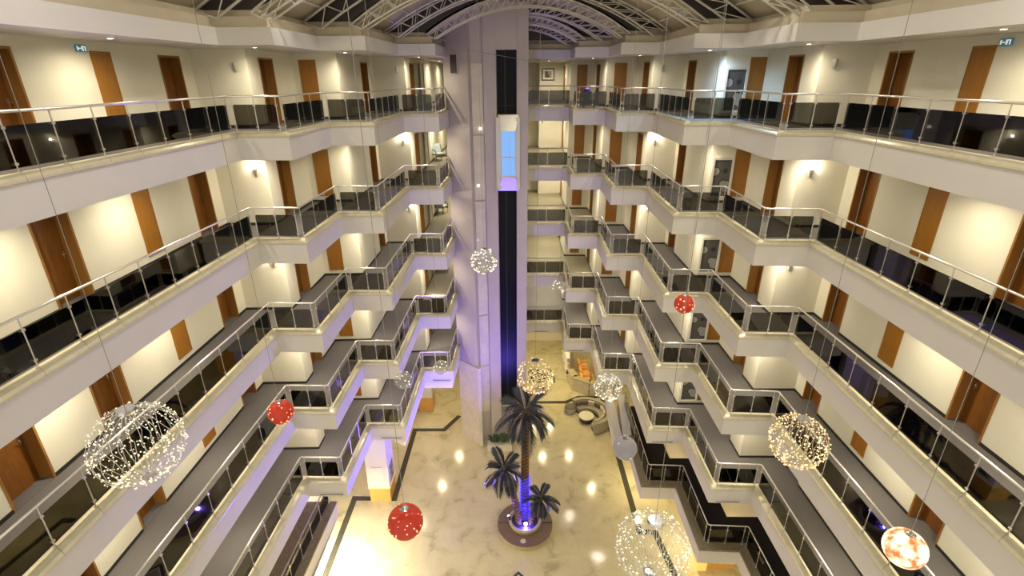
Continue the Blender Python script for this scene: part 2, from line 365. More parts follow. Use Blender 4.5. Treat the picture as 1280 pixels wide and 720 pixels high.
# ------------------------------------------------------------------ coping stones, railings
COPE = [(-0.07, 0.0), (-0.07, 0.035), (0.08, 0.035), (0.17, 0.01), (0.215, -0.04), (0.215, -0.085), (0.17, -0.10), (0.17, -0.012)]
COPE_F = [(-0.20, 0.0), (-0.20, 0.03), (0.19, 0.03), (0.20, 0.0), (0.20, -0.05), (0.17, -0.05), (0.17, -0.012)]
def seg_posts(a, b, first, last, spacing=0.95, gap=0.12):
    """distances of posts along the segment"""
    L = math.dist(a, b); s0 = gap if not first else 0.1; s1 = L-gap if not last else L-0.08
    n = max(1, round((s1-s0)/spacing)); 
    if L < 2.0: n = 2
    return L, [s0+(s1-s0)*i/n for i in range(n+1)]
def gallery_edge(side, k, rail, sgn, inset=0.0, profile=COPE, cmat='coping', skip_end=False):
    z = FZ[k]; base = rail; rl = offs(rail, -inset*sgn) if inset else rail
    where = LNAME[k] + ' on the ' + SIDE[side]
    # coping stones: children of one trim
    root = bpy.data.objects.new('trim_%d' % (gallery_edge.n), None); COL.objects.link(root); gallery_edge.n += 1
    root.location = (base[1][0], base[1][1], z); struct(root, ('brown' if inset else 'cream') + ' stone coping along the edge of the ' + where, 'coping')
    offsets = {o: offs(base, o*sgn) for o, _ in profile}
    for i in range(len(base)-1):
        L, ps = seg_posts(base[i], base[i+1], i == 0, i == len(base)-2)
        cuts = [0.0] + ps[1:-1] + [L]
        for c0, c1 in zip(cuts[:-1], cuts[1:]):
            mb = MB(); vs = []
            for c in (c0+0.004, c1-0.004):
                t = c/L
                for o, dz in profile:
                    A = offsets[o][i]; B = offsets[o][i+1]
                    vs.append((A[0]+(B[0]-A[0])*t-root.location.x, A[1]+(B[1]-A[1])*t-root.location.y, dz))
            n = len(profile)
            mb.add(vs, [(j, (j+1) % n, n+(j+1) % n, n+j) for j in range(n)] + [tuple(range(n-1, -1, -1)), tuple(range(n, 2*n))])
            put('coping_stone', mb.mesh('coping_stone', cmat), root)
    # railing
    r = thing('balcony_railing', 'steel handrail with tinted glass panels along the ' + where, 'railing', (rl[1][0], rl[1][1], z+0.035), group='balcony railings of the galleries')
    zc = z+0.035; H = 1.0-0.035
    pts = [(x-rl[1][0], y-rl[1][1], H) for x, y in rl]
    hp = []
    for i, p in enumerate(pts):                      # ease the corners a little
        if 0 < i < len(pts)-1:
            p = Vector(p)
            for q, s in ((pts[i-1], 1), (pts[i+1], 1)):
                d = (Vector(q)-p).normalized(); hp.append(p+d*0.05)
        else: hp.append(Vector(p))
    part('handrail', MB().path(hp, 0.026, 8), 'steel', r, smooth=True)
    for i in range(len(rl)-1):
        a = rl[i]; b = rl[i+1]
        L, ps = seg_posts(a, b, i == 0, i == len(rl)-2)
        t = Vector((b[0]-a[0], b[1]-a[1])).normalized(); ang = math.atan2(t.y, t.x)
        gw = (ps[1]-ps[0])-0.035
        gme = MB().box(-gw/2, gw/2, -0.005, 0.005, 0.075, 0.745).mesh('glass_panel', 'tinted_glass')
        for j, s in enumerate(ps):
            p = (a[0]+t.x*s-rl[1][0], a[1]+t.y*s-rl[1][1], 0)
            put('post', POST_ME, r, p, ang)
            if j < len(ps)-1:
                s2 = (s+ps[j+1])/2
                put('glass_panel', gme, r, (a[0]+t.x*s2-rl[1][0], a[1]+t.y*s2-rl[1][1], 0), ang)
gallery_edge.n = 1
_pm = MB().tube((0,0,0), (0,0,0.965), 0.014, 6)
for zz in (0.12, 0.70): _pm.box(-0.035, 0.035, -0.018, 0.018, zz, zz+0.04)
_pm.lathe([(0.035, 0.0), (0.035, 0.012), (0.014, 0.016)], 8)
POST_ME = _pm.mesh('post', 'steel')
for k in LV:
    gallery_edge('left', k, RAIL_L, 1); gallery_edge('right', k, RAIL_R, -1)
gallery_edge('left', 'F', FLP, 1, 0.13, COPE_F, 'mezz_coping'); gallery_edge('right', 'F', FRP, -1, 0.13, COPE_F, 'mezz_coping')

# ------------------------------------------------------------------ walls, doors, panels
DH = 2.08
DOORS_L = {0: [], 1: [(7.6, 8.6), (10.05, 11.05), (15.5, 16.5)], 3: [(17.85, 18.9)], 5: [(23.6, 24.65)], 7: [(26.2, 27.3)]}
DOORS_R = {0: [], 1: [(9.45, 10.45), (14.9, 15.88)], 3: [(17.45, 18.45)], 5: [(23.2, 24.25)], 7: [(25.5, 26.6)], 9: [(30.3, 31.35)], 11: [(35.3, 36.3)]}
PANELS_L = [(1, 13.05, 13.7, 'y'), (4, -7.82, -7.2, 'x')]
PANELS_R = [(1, 12.42, 13.05, 'y'), (4, 8.62, 9.24, 'x'), (8, 5.27, 5.90, 'x'), (10, 3.85, 4.45, 'x')]
TH = 0.42
DOOR_N = [1]
def lerp_on(a, b, val, axis):
    i = 1 if axis == 'y' else 0
    t = (val-a[i])/(b[i]-a[i]); return Vector((a[0]+(b[0]-a[0])*t, a[1]+(b[1]-a[1])*t))
def make_door_meshes(wd):
    f = MB()                                            # local: x along wall, y into the wall, z up; opening centre at x=0
    h = wd/2
    f.box(-h, -h+0.05, -0.012, 0.34, 0, DH); f.box(h-0.05, h, -0.012, 0.34, 0, DH); f.box(-h+0.05, h-0.05, -0.012, 0.34, DH-0.05, DH)
    lf = MB().box(-h+0.05, h-0.05, 0.30, 0.34, 0.012, DH-0.05)
    hd = MB().box(-0.022, 0.022, 0.286, 0.30, 0.93, 1.13).tube((0, 0.29, 1.05), (0, 0.23, 1.05), 0.011, 6).tube((0, 0.235, 1.05), (0.11, 0.235, 1.05), 0.010, 6)
    th = MB().box(-h+0.05, h-0.05, 0.0, 0.34, 0.0, 0.011)
    return [m.mesh(n, mt) for m, n, mt in ((f, 'door_frame', 'frame_wood'), (lf, 'door_leaf', 'door_wood'), (hd, 'door_handle', 'chrome'), (th, 'threshold', 'carpet'))]
DOORM = {}
def build_wall(side, k, wl, doors, panels, sgn):
    """sgn: +1 when the corridor lies to the right of the direction of travel (left wall)"""
    z = FZ[k]; mb = MB(); bb = MB(); nseg = len(wl)-1; where = LNAME[k] + ' on the ' + SIDE[side]; dcount = []
    for i in range(nseg):
        a = Vector(wl[i]); b = Vector(wl[i+1]); t = (b-a).normalized(); nrm = Vector((t.y, -t.x))*sgn   # into corridor
        L = (b-a).length
        cuts = []
        for d0, d1 in doors.get(i, []):
            s0 = (lerp_on(a, b, d0, 'y')-a).length; s1 = (lerp_on(a, b, d1, 'y')-a).length; cuts.append((min(s0, s1), max(s0, s1)))
        cuts.sort(); pos = 0.0
        def wallbox(s0, s1, z0, z1, th, target, proud=0.0):
            if s1-s0 < 0.005: return
            c = a + t*((s0+s1)/2) - nrm*(th/2-proud); target.obox((c.x, c.y), (t.x, t.y), (nrm.x, nrm.y), (s1-s0)/2, th/2, z0, z1)
        for s0, s1 in cuts + [(L, L)]:
            wallbox(pos, s0, z, z+CLR, TH, mb); wallbox(pos, s0, z, z+0.09, 0.016, bb, 0.016)
            if s1 > s0:
                wallbox(s0, s1, z+DH, z+CLR, TH, mb)
                c = a + t*((s0+s1)/2); wd = round(s1-s0, 2)
                if wd not in DOORM: DOORM[wd] = make_door_meshes(wd)
                ang = math.atan2(-nrm.y, -nrm.x) - math.pi/2
                dcount.append((c, ang, wd, t))
            pos = s1
    o = put('wall_%s' % side, mb.mesh('wall_%s' % side, 'wall_paint')); struct(o, 'cream painted corridor wall of the ' + where, 'wall')
    o = put('baseboard_%s' % side, bb.mesh('baseboard_%s' % side, 'baseboard')); struct(o, 'dark baseboard along the wall of the ' + where, 'baseboard')
    ordn = ['nearest the tower', 'second from the tower', 'third from the tower', 'fourth from the tower', 'fifth from the tower', 'sixth from the tower', 'seventh from the tower', 'eighth from the tower']
    if side == 'right': ordn = [q.replace('tower', 'lobby end') for q in ordn]
    for j, (c, ang, wd, t) in enumerate(sorted(dcount, key=lambda q: -q[0].y)):
        d = bpy.data.objects.new('door_%d' % DOOR_N[0], None); DOOR_N[0] += 1; COL.objects.link(d)
        d.location = (c.x, c.y, z); d.rotation_euler = (0, 0, ang)
        struct(d, 'recessed brown wooden door, %s, %s' % (ordn[j], where), 'door')
        fr, lf, hd, th = DOORM[wd]
        put('door_frame', fr, d); put('door_leaf', lf, d); put('threshold', th, d)
        # handle on the far side of the leaf
        ux = Vector((math.cos(ang), math.sin(ang))); s = 1 if ux.y > 0 else -1
        h = put('door_handle', hd, d, (s*(wd/2-0.13), 0, 0))
        if s > 0: h.scale = (-1, 1, 1)
    for (i, v0, v1, ax) in panels:
        a = Vector(wl[i]); b = Vector(wl[i+1]); t = (b-a).normalized(); nrm = Vector((t.y, -t.x))*sgn
        c = (lerp_on(a, b, v0, ax)+lerp_on(a, b, v1, ax))/2; wd = abs(v1-v0); ang = math.atan2(-nrm.y, -nrm.x)-math.pi/2
        spot_ = {'left': {1: 'between the doors of the long wall', 4: 'in the corner past the first step'}, 'right': {1: 'between the doors of the long wall', 4: 'beside the painting', 8: 'on the middle step wall', 10: 'at the lobby end'}}[side][i]
        p = thing('service_panel', 'flat brown service hatch %s, %s' % (spot_, LNAME[k]+', '+SIDE[side]), 'panel', (c.x, c.y, z), ang, 'brown service hatches')
        h = wd/2
        part('panel_frame', MB().box(-h, -h+0.03, -0.022, 0, 0.24, DH).box(h-0.03, h, -0.022, 0, 0.24, DH).box(-h+0.03, h-0.03, -0.022, 0, DH-0.03, DH).box(-h+0.03, h-0.03, -0.022, 0, 0.24, 0.27), 'panel_wood', p)
        part('panel_leaf', MB().box(-h+0.033, h-0.033, -0.016, 0, 0.273, 0.80).box(-h+0.033, h-0.033, -0.016, 0, 0.803, DH-0.033), 'panel_wood', p)
for k in LV:
    build_wall('left', k, WALL_L, DOORS_L, PANELS_L, 1)
    build_wall('right', k, WALL_R, DOORS_R, PANELS_R, -1)
    build_wall('back', k, WALL_B, {}, [], 1) if False else None
SIDE['back'] = 'tower'
for k in LV:
    z = FZ[k]
    mb = MB().box(1.93, 3.9, 36.9, 37.2, z, z+CLR).box(1.93, 2.13, 37.2, 38.2, z, z+CLR).box(-5.0, 2.13, 38.2, 38.5, z, z+CLR)
    struct(put('wall_back', mb.mesh('wall_back', 'wall_paint')), 'cream end wall of the lift hall on the ' + LNAME[k], 'wall')
# lobby walls and the lobby ceiling beyond the corridor walls
LOB_L = [(-9.90, 1.0), (-9.80, 38.2)]; LOB_R = [(10.78, 1.0), (10.72, 20.05), (9.2, 20.08), (9.2, 38.2)]
for nm, wl, sgn, wc in (('left', LOB_L, 1, WALL_L), ('right', LOB_R, -1, WALL_R + [(3.48, 38.2)])):
    mb = MB(); z0, z1 = 0.0, 5.65
    for i in range(len(wl)-1):
        a = Vector(wl[i]); b = Vector(wl[i+1]); t = (b-a).normalized(); n_ = Vector((t.y, -t.x))*sgn; c = (a+b)/2-n_*(TH/2)
        mb.obox((c.x, c.y), (t.x, t.y), (n_.x, n_.y), (b-a).length/2, TH/2, z0, z1)
    struct(put('wall_%s' % nm, mb.mesh('wall_lobby', 'wall_paint')), 'cream wall under the galleries of the lobby on the ' + SIDE[nm], 'wall')
    xo = -10.35 if nm == 'left' else 11.2
    struct(put('ceiling', prism('ceiling', wc + [(xo, 38.2), (xo, 1.0)], 5.66, 5.72, 'ceiling_paint')), 'cream lobby ceiling below the rooms on the ' + SIDE[nm], 'ceiling')
mb = MB().box(-10.3, 9.6, 38.2, 38.5, 0, 5.65); struct(put('wall_back', mb.mesh('wall_back', 'wall_paint')), 'cream end wall of the lobby behind the tower', 'wall')
# dropped edge under the lowest gallery on the tower side, air slots
fl = offs(RAIL_L, 0.08); sl = fl[4:]
poly = sl + [(-3.6, 26.0), (-3.7, 23.8), (-5.3, 23.8), (-5.4, 18.9)]
struct(put('trim_%d' % gallery_edge.n, prism('trim', poly, 5.25, 5.65, 'wall_paint')), 'cream dropped bulkhead under the lowest gallery beside the tower', 'trim'); gallery_edge.n += 1
def air_slot(x, y, z, wd, where):
    v = thing('air_grille', 'narrow linear air grille on the white slab edge, ' + where, 'grille', (x, y, z), group='linear air grilles of the lowest gallery')
    part('grille_frame', MB().box(-wd/2, wd/2, -0.012, 0, -0.06, -0.045).box(-wd/2, wd/2, -0.012, 0, 0.045, 0.06).box(-wd/2, -wd/2+.02, -0.012, 0, -0.045, 0.045).box(wd/2-.02, wd/2, -0.012, 0, -0.045, 0.045), 'fascia_paint', v)
    part('slot', MB().box(-wd/2+.02, wd/2-.02, -0.004, 0, -0.045, 0.0), 'sofa_dark', v)
    part('blade', MB().box(-wd/2+.02, wd/2-.02, -0.010, -0.001, 0.0, 0.012), 'fascia_paint', v)
for fas, idx, wh in ((FAS_L, 1, 'third step from the tower'), (FAS_L, 3, 'second step from the tower'), (FAS_L, 5, 'first step beside the tower'),
                     (FAS_R, 1, 'first step of the paintings side'), (FAS_R, 3, 'second step of the paintings side'), (FAS_R, 5, 'third step of the paintings side'), (FAS_R, 7, 'fourth step of the paintings side'), (FAS_R, 9, 'bridge behind the tower')):
    a, b = fas[idx], fas[idx+1]
    air_slot((a[0]+b[0])/2 + (0.12 if fas is FAS_L else -0.12), (a[1]+b[1])/2-0.01-abs(a[1]-b[1])/2, 6.4-0.60, 0.95, wh)

# ------------------------------------------------------------------ top ceiling edge and roof
ZS = FZ['A'] + 2.30                                      # 21.5
o = put('ceiling', prism('ceiling', POLY, ZS, ZS+0.43, 'fascia_paint')); struct(o, 'white zigzag ceiling edge above the top gallery', 'ceiling')
fl1, fr1 = offs(RAIL_L, 0.02), offs(RAIL_R, -0.02)
fl2, fr2 = offs(RAIL_L, -0.28), offs(RAIL_R, 0.28)
def band(poly_l, poly_r, z0, z1, lab):
    P = slab_poly(poly_l, poly_r)
    struct(put('trim_%d' % gallery_edge.n, prism('trim', P, z0, z1, 'roof_band')), lab, 'trim'); gallery_edge.n += 1
band(fl1, fr1, ZS+0.43, ZS+0.70, 'lower beige roof kerb above the top ceiling edge')
band(fl2, fr2, ZS+0.70, ZS+0.88, 'upper beige roof kerb under the vault')
ZV = ZS + 0.86                                           # springing of the vault
SECT = [(-1.0, 15.75, 0.55, 9.1), (15.75, 19.05, 0.55, 7.45), (19.05, 23.68, 0.62, 5.85), (23.68, 26.9, 0.72, 4.25), (26.9, 29.4, 0.72, 2.85)]
def arc(c, W, x): return ZV + 0.33*W*(1-((x-c)/W)**2)
for i, (y0, y1, c, W) in enumerate(SECT):
    N = 20; mb = MB()
    for j in range(N):
        x0 = c-W+2*W*j/N; x1 = c-W+2*W*(j+1)/N; z0, z1 = arc(c, W, x0), arc(c, W, x1)
        mb.add([(x0,y0,z0),(x1,y0,z1),(x1,y1,z1),(x0,y1,z0),(x0,y0,z0+.08),(x1,y0,z1+.08),(x1,y1,z1+.08),(x0,y1,z0+.08)], [(0,1,2,3),(7,6,5,4),(0,4,5,1),(3,2,6,7)])
    struct(put('ceiling', mb.mesh('ceiling', 'roof_paint')), ['wide near', 'second', 'third', 'fourth', 'last and narrowest'][i] + ' bay of the beige vaulted roof', 'ceiling')
    # ribs along the vault
    for j in range(2, N-1, 3):
        x0 = c-W+2*W*j/N; zz = arc(c, W, x0)-0.03
        pass
    rb = thing('roof_rib_set', ['wide near', 'second', 'third', 'fourth', 'narrowest'][i] + ' bay purlins of white steel under the vaulted roof', 'purlins', (c, y0, ZV))
    for j in (1, 2, 4, 6, 8, 10, 12, 14, 16, 18, 19):
        x0 = c-W+2*W*j/N; part('purlin', MB().tube((x0-c, 0.1, arc(c, W, x0)-0.05-ZV), (x0-c, y1-y0-0.1, arc(c, W, x0)-0.05-ZV), 0.035, 6), 'white_metal', rb)
# lunettes (night glass) and trusses at each step
for i in range(len(SECT)):
    y = SECT[i][1]; c, W = SECT[i][2], SECT[i][3]
    N = 28; mb = MB()
    if i < len(SECT)-1: c2, W2 = SECT[i+1][2], SECT[i+1][3]
    else: c2, W2 = c, 0.01
    for j in range(N):
        x0 = c-W+2*W*j/N; x1 = c-W+2*W*(j+1)/N
        def lo(x): return arc(c2, W2, x) if abs(x-c2) < W2 and W2 > 1 else ZV-0.05
        mb.add([(x0, y, lo(x0)), (x1, y, lo(x1)), (x1, y, arc(c, W, x1)), (x0, y, arc(c, W, x0)), (x0, y+.03, lo(x0)), (x1, y+.03, lo(x1)), (x1, y+.03, arc(c, W, x1)), (x0, y+.03, arc(c, W, x0))], [(0,1,2,3),(7,6,5,4),(0,4,5,1),(3,2,6,7)])
    struct(put('window_%d' % (i+1), mb.mesh('window', 'night_glass')), 'dark night lunette glazing at the ' + ['first', 'second', 'third', 'fourth', 'last'][i] + ' step of the vault', 'window')
    # arched truss: upper chord follows this bay, lower chord the next bay
    for q, (yy, dz) in enumerate(((y-0.42, 0.0), (y-1.0, 0.0)) if i >= 2 else ((y-0.45, 0.0),)):
        t = thing('roof_truss', 'arched white tubular roof truss at the %s step of the vault%s' % (['first', 'second', 'third', 'fourth', 'last'][i], ', second of the pair' if q else ''), 'truss', (c, yy, ZV), group='arched roof trusses')
        M = 18; up = []; dn = []
        for j in range(M+1):
            x = c-W+0.15+(2*W-0.3)*j/M; up.append(Vector((x-c, 0, arc(c, W, x)-0.14-ZV)))
            x2 = c-(W-0.75)+(2*(W-0.75))*j/M
            dn.append(Vector((x2-c, 0, ZV+0.33*(W-0.75)*(1-((x2-c)/(W-0.75))**2)-0.16-ZV-0.05)))
        part('upper_chord', MB().path(up, 0.036, 6), 'white_metal', t, smooth=True); part('lower_chord', MB().path(dn, 0.036, 6), 'white_metal', t, smooth=True)
        for j in range(M):
            part('strut', MB().tube(up[j], dn[j], 0.017, 5), 'white_metal', t)
            part('strut', MB().tube(up[j+1], dn[j], 0.017, 5), 'white_metal', t)
for i in range(4):
    y = SECT[i][1]; c, W = SECT[i+1][2], SECT[i+1][3]
    for q, yy in enumerate((y-0.2, y-0.72)):
        t = thing('roof_truss', 'slim arched white lattice rib over the %s vault bay%s' % (['second', 'third', 'fourth', 'narrowest'][i], ', outer of the pair' if q else ''), 'truss', (c, yy, ZV), group='arched roof trusses')
        M = 20; up = []; dn = []
        for j in range(M+1):
            k_ = -1+2*j/M; up.append(Vector(((W-0.12)*k_, 0, -0.12+(0.34*W)*(1-k_*k_)))); dn.append(Vector(((W-0.45)*k_, 0, -0.25+(0.27*W)*(1-k_*k_))))
        part('upper_chord', MB().path(up, 0.03, 6), 'white_metal', t, smooth=True); part('lower_chord', MB().path(dn, 0.03, 6), 'white_metal', t, smooth=True)
        for j in range(M):
            part('strut', MB().tube(up[j], dn[j], 0.014, 5), 'white_metal', t); part('strut', MB().tube(up[j+1], dn[j], 0.014, 5), 'white_metal', t)
# roof back wall above the bridge behind the tower
struct(put('wall_back', MB().box(-5, 5, 29.43, 29.6, ZV-0.2, ZV+1.2).mesh('wall_back', 'roof_band')), 'beige gable above the bridge behind the tower', 'wall')

# ------------------------------------------------------------------ the lift tower
TW = [(-3.17, 31.5), (-3.17, 26.05), (-1.95, 25.0), (-1.85, 25.42), (-1.30, 25.62), (-1.28, 25.5), (-0.68, 25.45), (-0.68, 25.95), (0.27, 25.95), (0.27, 25.45), (0.80, 25.5), (0.80, 31.5)]
TOPT = ZV+1.35
tower = bpy.data.objects.new('wall_tower', None); COL.objects.link(tower); tower.location = (-1.2, 28, 0); struct(tower, 'tall beige lift tower with dark glass shaft rising through the atrium', 'wall')
def tpart(name, me): 
    o = put(name, me, tower, (1.2, -28, 0)); return o
tpart('tower_core', prism('tower_core', TW, 0, TOPT, 'tower_paint'))
for k in ['A', 'B', 'C', 'D', 'E', 'F']:
    z = FZ[k]-1.1
    tpart('niche_panel', MB().obox((-1.585, 25.50), (0.944, 0.33), (-0.33, 0.944), 0.27, 0.02, z+0.03, z+3.15).mesh('niche_panel', 'marble_panel'))
for q in range(8):
    tpart('shaft_pane', MB().box(-0.66, 0.25, 25.90, 25.93, 2.6+q*2.4, 2.6+q*2.4+2.39).mesh('shaft_pane', 'shaft_glass'))
tpart('shaft_guide', MB().box(-0.30, -0.26, 25.86, 25.90, 2.6, 21.8).mesh('shaft_guide', 'black'))
tpart('shaft_header', MB().box(-0.68, 0.27, 25.50, 25.95, 21.8, TOPT).mesh('shaft_header', 'tower_paint'))
tpart('shaft_sill', MB().box(-0.68, 0.27, 25.44, 25.9, 2.5, 2.6).mesh('shaft_sill', 'steel'))
tpart('wing_cladding', MB().obox((-2.53, 25.49), (0.758, -0.652), (0.652, 0.758), 0.80, 0.035, 0, 5.4).mesh('wing_cladding', 'marble_panel'))
tpart('wing_cladding', MB().box(-1.98, -1.80, 24.92, 25.4, 0, 5.4).mesh('wing_cladding', 'marble_panel'))
for u_, v_ in ((600.5, 161), (598, 232), (596.5, 300), (594.5, 372)):  # small glowing discs stand in for reflections on the niche panels
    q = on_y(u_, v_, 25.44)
    tpart('niche_reflection', MB().tube((q.x, 25.42, q.z), (q.x, 25.52, q.z), 0.07, 12).mesh('niche_reflection', 'reflection_glow'))
# dark vent on the wing
v = on_y(575.5, 80, 25.62)
g = thing('wall_vent', 'dark rectangular vent high on the lift tower', 'vent', (-2.62, 25.545, v.z), math.atan2(-0.652, 0.758), None)
part('vent_frame', MB().box(-0.26, 0.26, -0.02, 0, -0.44, 0.44), 'tower_paint', g); part('vent_core', MB().box(-0.21, 0.21, -0.03, -0.02, -0.39, 0.39), 'plinth_dark', g)
# lift car
zt, zb = on_y(636, 144, 25.0).z, on_y(636, 240, 25.0).z
car = thing('elevator_car', 'silver panoramic lift car with blue lit glass on the tower', 'lift car', (-0.14, 25.3, zb), 0)
Hc = zt-zb
part('car_shell', MB().box(-0.55, -0.36, -0.12, 0.15, 0.1, Hc-0.1).box(0.36, 0.55, -0.12, 0.15, 0.1, Hc-0.1), 'car_metal', car)
def frustum(z0, z1, w0, d0, w1, d1, yc=0.2): 
    return MB().add([(-w0, yc-d0, z0), (w0, yc-d0, z0), (w0, yc+0.25, z0), (-w0, yc+0.25, z0), (-w1, yc-d1, z1), (w1, yc-d1, z1), (w1, yc+0.25, z1), (-w1, yc+0.25, z1)], [(3,2,1,0),(4,5,6,7),(0,1,5,4),(1,2,6,5),(2,3,7,6),(3,0,4,7)])
part('car_roof', frustum(Hc*0.80, Hc, 0.34, 0.50, 0.50, 0.20), 'car_metal', car)
part('car_floor', frustum(0.0, Hc*0.20, 0.50, 0.20, 0.34, 0.50), 'car_metal', car)
part('car_glass', MB().box(-0.35, 0.35, -0.28, 0.3, Hc*0.2, Hc*0.8), 'car_blue', car)
part('car_frame', MB().box(-0.36, -0.31, -0.31, -0.28, Hc*0.2, Hc*0.8).box(0.31, 0.36, -0.31, -0.28, Hc*0.2, Hc*0.8).box(-0.31, 0.31, -0.31, -0.28, Hc*0.46, Hc*0.475).box(0.08, 0.10, -0.31, -0.28, Hc*0.2, Hc*0.8).box(-0.31, 0.31, -0.31, -0.28, Hc*0.2, Hc*0.22), 'car_metal', car)
part('car_pad', MB().box(-0.59, -0.55, -0.16, 0.15, 0.0, Hc), 'car_metal', car)
# stay cable across the tower
a, b = on_y(555.5, 57, 24.2), on_y(661, 76, 25.46)
tag(put('stay_cable', MB().tube(a, b, 0.012, 5).mesh('stay_cable', 'cord')), 'thin stay cable stretched across the front of the tower', 'cable')

# ------------------------------------------------------------------ lamps: sconces, downlights
def sconce(k, x, y, ang, where):
    z = FZ[k]+1.78
    s = thing('wall_sconce', 'small half cone wall sconce %s, %s' % (where, LNAME[k]), 'wall lamp', (x, y, z), ang, 'wall sconces of the galleries')
    part('back_plate', MB().box(-0.05, 0.05, -0.02, 0, -0.12, 0.12), 'steel', s)
    part('shade', MB().add([(0.085*math.cos(math.pi*j/6), -0.02-0.085*math.sin(math.pi*j/6), 0.13) for j in range(7)] + [(0.03*math.cos(math.pi*j/6), -0.02-0.03*math.sin(math.pi*j/6), -0.13) for j in range(7)], [(j, j+1, 8+j, 7+j) for j in range(6)]), 'steel', s)
    if k != 'A': point('sconce_light', (0, -0.10, 0.20), SCONCE_W, WARM, 0.04, s)
for k in LV:
    sconce(k, -8.45, 17.085, 0, 'by the first step of the tower side')
    sconce(k, -5.15, 25.11, 0, 'beside the tower corner')
    sconce(k, 9.55, 16.435, 0, 'by the first step of the paintings side')
    sconce(k, 6.75, 24.74, 0, 'on the middle step of the paintings side')
    sconce(k, 2.15, 36.9, 0, 'on the end wall behind the tower')
DLM = MB().lathe([(0.085, 0.0), (0.085, -0.012), (0.062, -0.012), (0.062, 0.0)], 16).mesh('trim_ring', 'steel')
DLL = MB().lathe([(0.0605, 0.0), (0.0605, -0.006)], 16).mesh('lens', 'lamp_glow'); DLC = MB().lathe([(0.0605, 0.0), (0.0605, -0.006)], 16).mesh('lens', 'lamp_glow_cool')
def downlight(x, y, z, power, where, cool=False, group='recessed ceiling downlights', col=WARM):
    d = thing('downlight', 'recessed round ceiling downlight ' + where, 'ceiling lamp', (x, y, z), 0, group)
    put('trim_ring', DLM, d); put('lens', DLC if cool else DLL, d)
    spot('downlight_beam', (0, 0, -0.03), power*(2.2 if cool else 1.0), (0.52, 0.74, 1.0) if cool else col, math.radians(172), 1.0, (0, 0, -1), 0.08, d)
DPOS = [(-8.8, 4.8, 'near the open end of the tower side'), (-8.85, 8.9, 'midway along the tower side long run'), (-8.75, 12.4, 'over the long run of the tower side'), (-7.44, 16.4, 'at the first step of the tower side'), (-5.89, 20.0, 'at the second step of the tower side'), (-4.1, 25.0, 'at the third step of the tower side'), (-4.0, 31.5, 'in the armchair hall by the tower'), (-3.9, 35.6, 'added to brighten the armchair hall end'), (2.6, 35.2, 'before the end wall behind the tower'),  # the two downlights at the hall ends are added to brighten the halls
        (9.6, 4.0, 'near the open end of the paintings side'), (9.65, 7.6, 'midway along the paintings side long run'), (9.6, 11.1, 'over the long run of the paintings side'), (8.5, 16.1, 'at the first step of the paintings side'), (7.0, 19.75, 'before the painting'), (5.6, 24.3, 'at the third step of the paintings side'), (4.1, 28.0, 'at the fourth step of the paintings side'), (2.2, 32.0, 'in the hall behind the tower')]
for k in LV:
    for x, y, wh in DPOS:
        top = k == 'A'
        downlight(x, y, (ZS if top else FZ[k]+CLR), TOPDOWN_W if top else DOWN_W, wh + ', ' + LNAME[k], cool=(top and 'painting' in wh and 'before' in wh))
# lobby ceiling downlights under the lowest gallery and mezzanine
for x, y, z, wh in [(3.0, 33.8, 5.65, 'over the rug'), (1.6, 33.6, 5.65, 'over the rug, tower side'), (2.2, 30.4, 5.65, 'over the passage behind the tower'), (4.2, 30.5, 5.65, 'over the bar end'), (-4.0, 30.5, 5.65, 'before the orange clad pillar'), (-4.9, 27.5, 5.65, 'by the tower foot'), (-5.9, 24.3, 5.65, 'behind the white pillar'), 
                    (5.4, 27.2, 5.65, 'over the bar'), (-8.9, 15.0, 2.45, 'under the mezzanine, far'), (-8.9, 11.5, 2.45, 'under the mezzanine, near'), (8.2, 17.4, 2.45, 'under the paintings side mezzanine, far'), (9.7, 13.4, 2.45, 'under the paintings side mezzanine, near'), (7.0, 21.5, 2.45, 'under the paintings side mezzanine, corner')]:
    downlight(x, y, z, LOBBY_W, wh, group='lobby ceiling downlights', col=(1.0, 0.83, 0.46))
# added strip lamp under the mezzanine edge, brightens the tower side lobby floor
s = thing('fill_strip_lamp', 'added linear lamp under the mezzanine edge to brighten the lobby floor', 'lamp', (-8.0, 15.0, 2.44))
part('lamp_housing', MB().box(-0.12, 0.12, -2.3, 2.3, -0.03, 0.0), 'steel', s)
part('diffuser', MB().box(-0.10, 0.10, -2.28, 2.28, -0.04, -0.03), 'lamp_glow', s)
l = area('fill_strip_light', (0, 0, -0.06), 0.2, STRIP_W, (1.0, 0.93, 0.78), size_y=4.5); l.parent = s

# floodlights clamped to the roof trusses and purlins
for x, y, wh in [(-3.6, 14.95, 'first truss, tower side'), (4.8, 14.95, 'first truss, paintings side'), (-5.0, 8.5, 'near bay, tower side'), (6.2, 8.5, 'near bay, paintings side'), (0.6, 18.25, 'second truss crown'), (0.6, 5.0, 'near bay crown')]:
    c_, W_ = (0.55, 9.1) if y < 15.3 else (0.55, 7.45)
    z = arc(c_, W_, x)-0.25
    f = thing('floodlight', 'black round floodlight under the roof, ' + wh, 'floodlight', (x, y, z), 0, 'roof floodlights')
    part('housing', MB().lathe([(0.06, 0.16), (0.16, 0.10), (0.20, -0.04)], 16), 'black', f); part('lens', MB().lathe([(0.19, -0.02), (0.19, -0.035)], 16), 'lamp_glow', f)
    part('bracket', MB().tube((0, 0, 0.14), (0, 0, 0.30), 0.02, 6), 'steel', f)
    l = area('floodlight_beam', (0, 0, -0.06), 0.36, FLOOD_W, (1.0, 0.93, 0.82)); l.data.shape = 'DISK'; l.parent = f

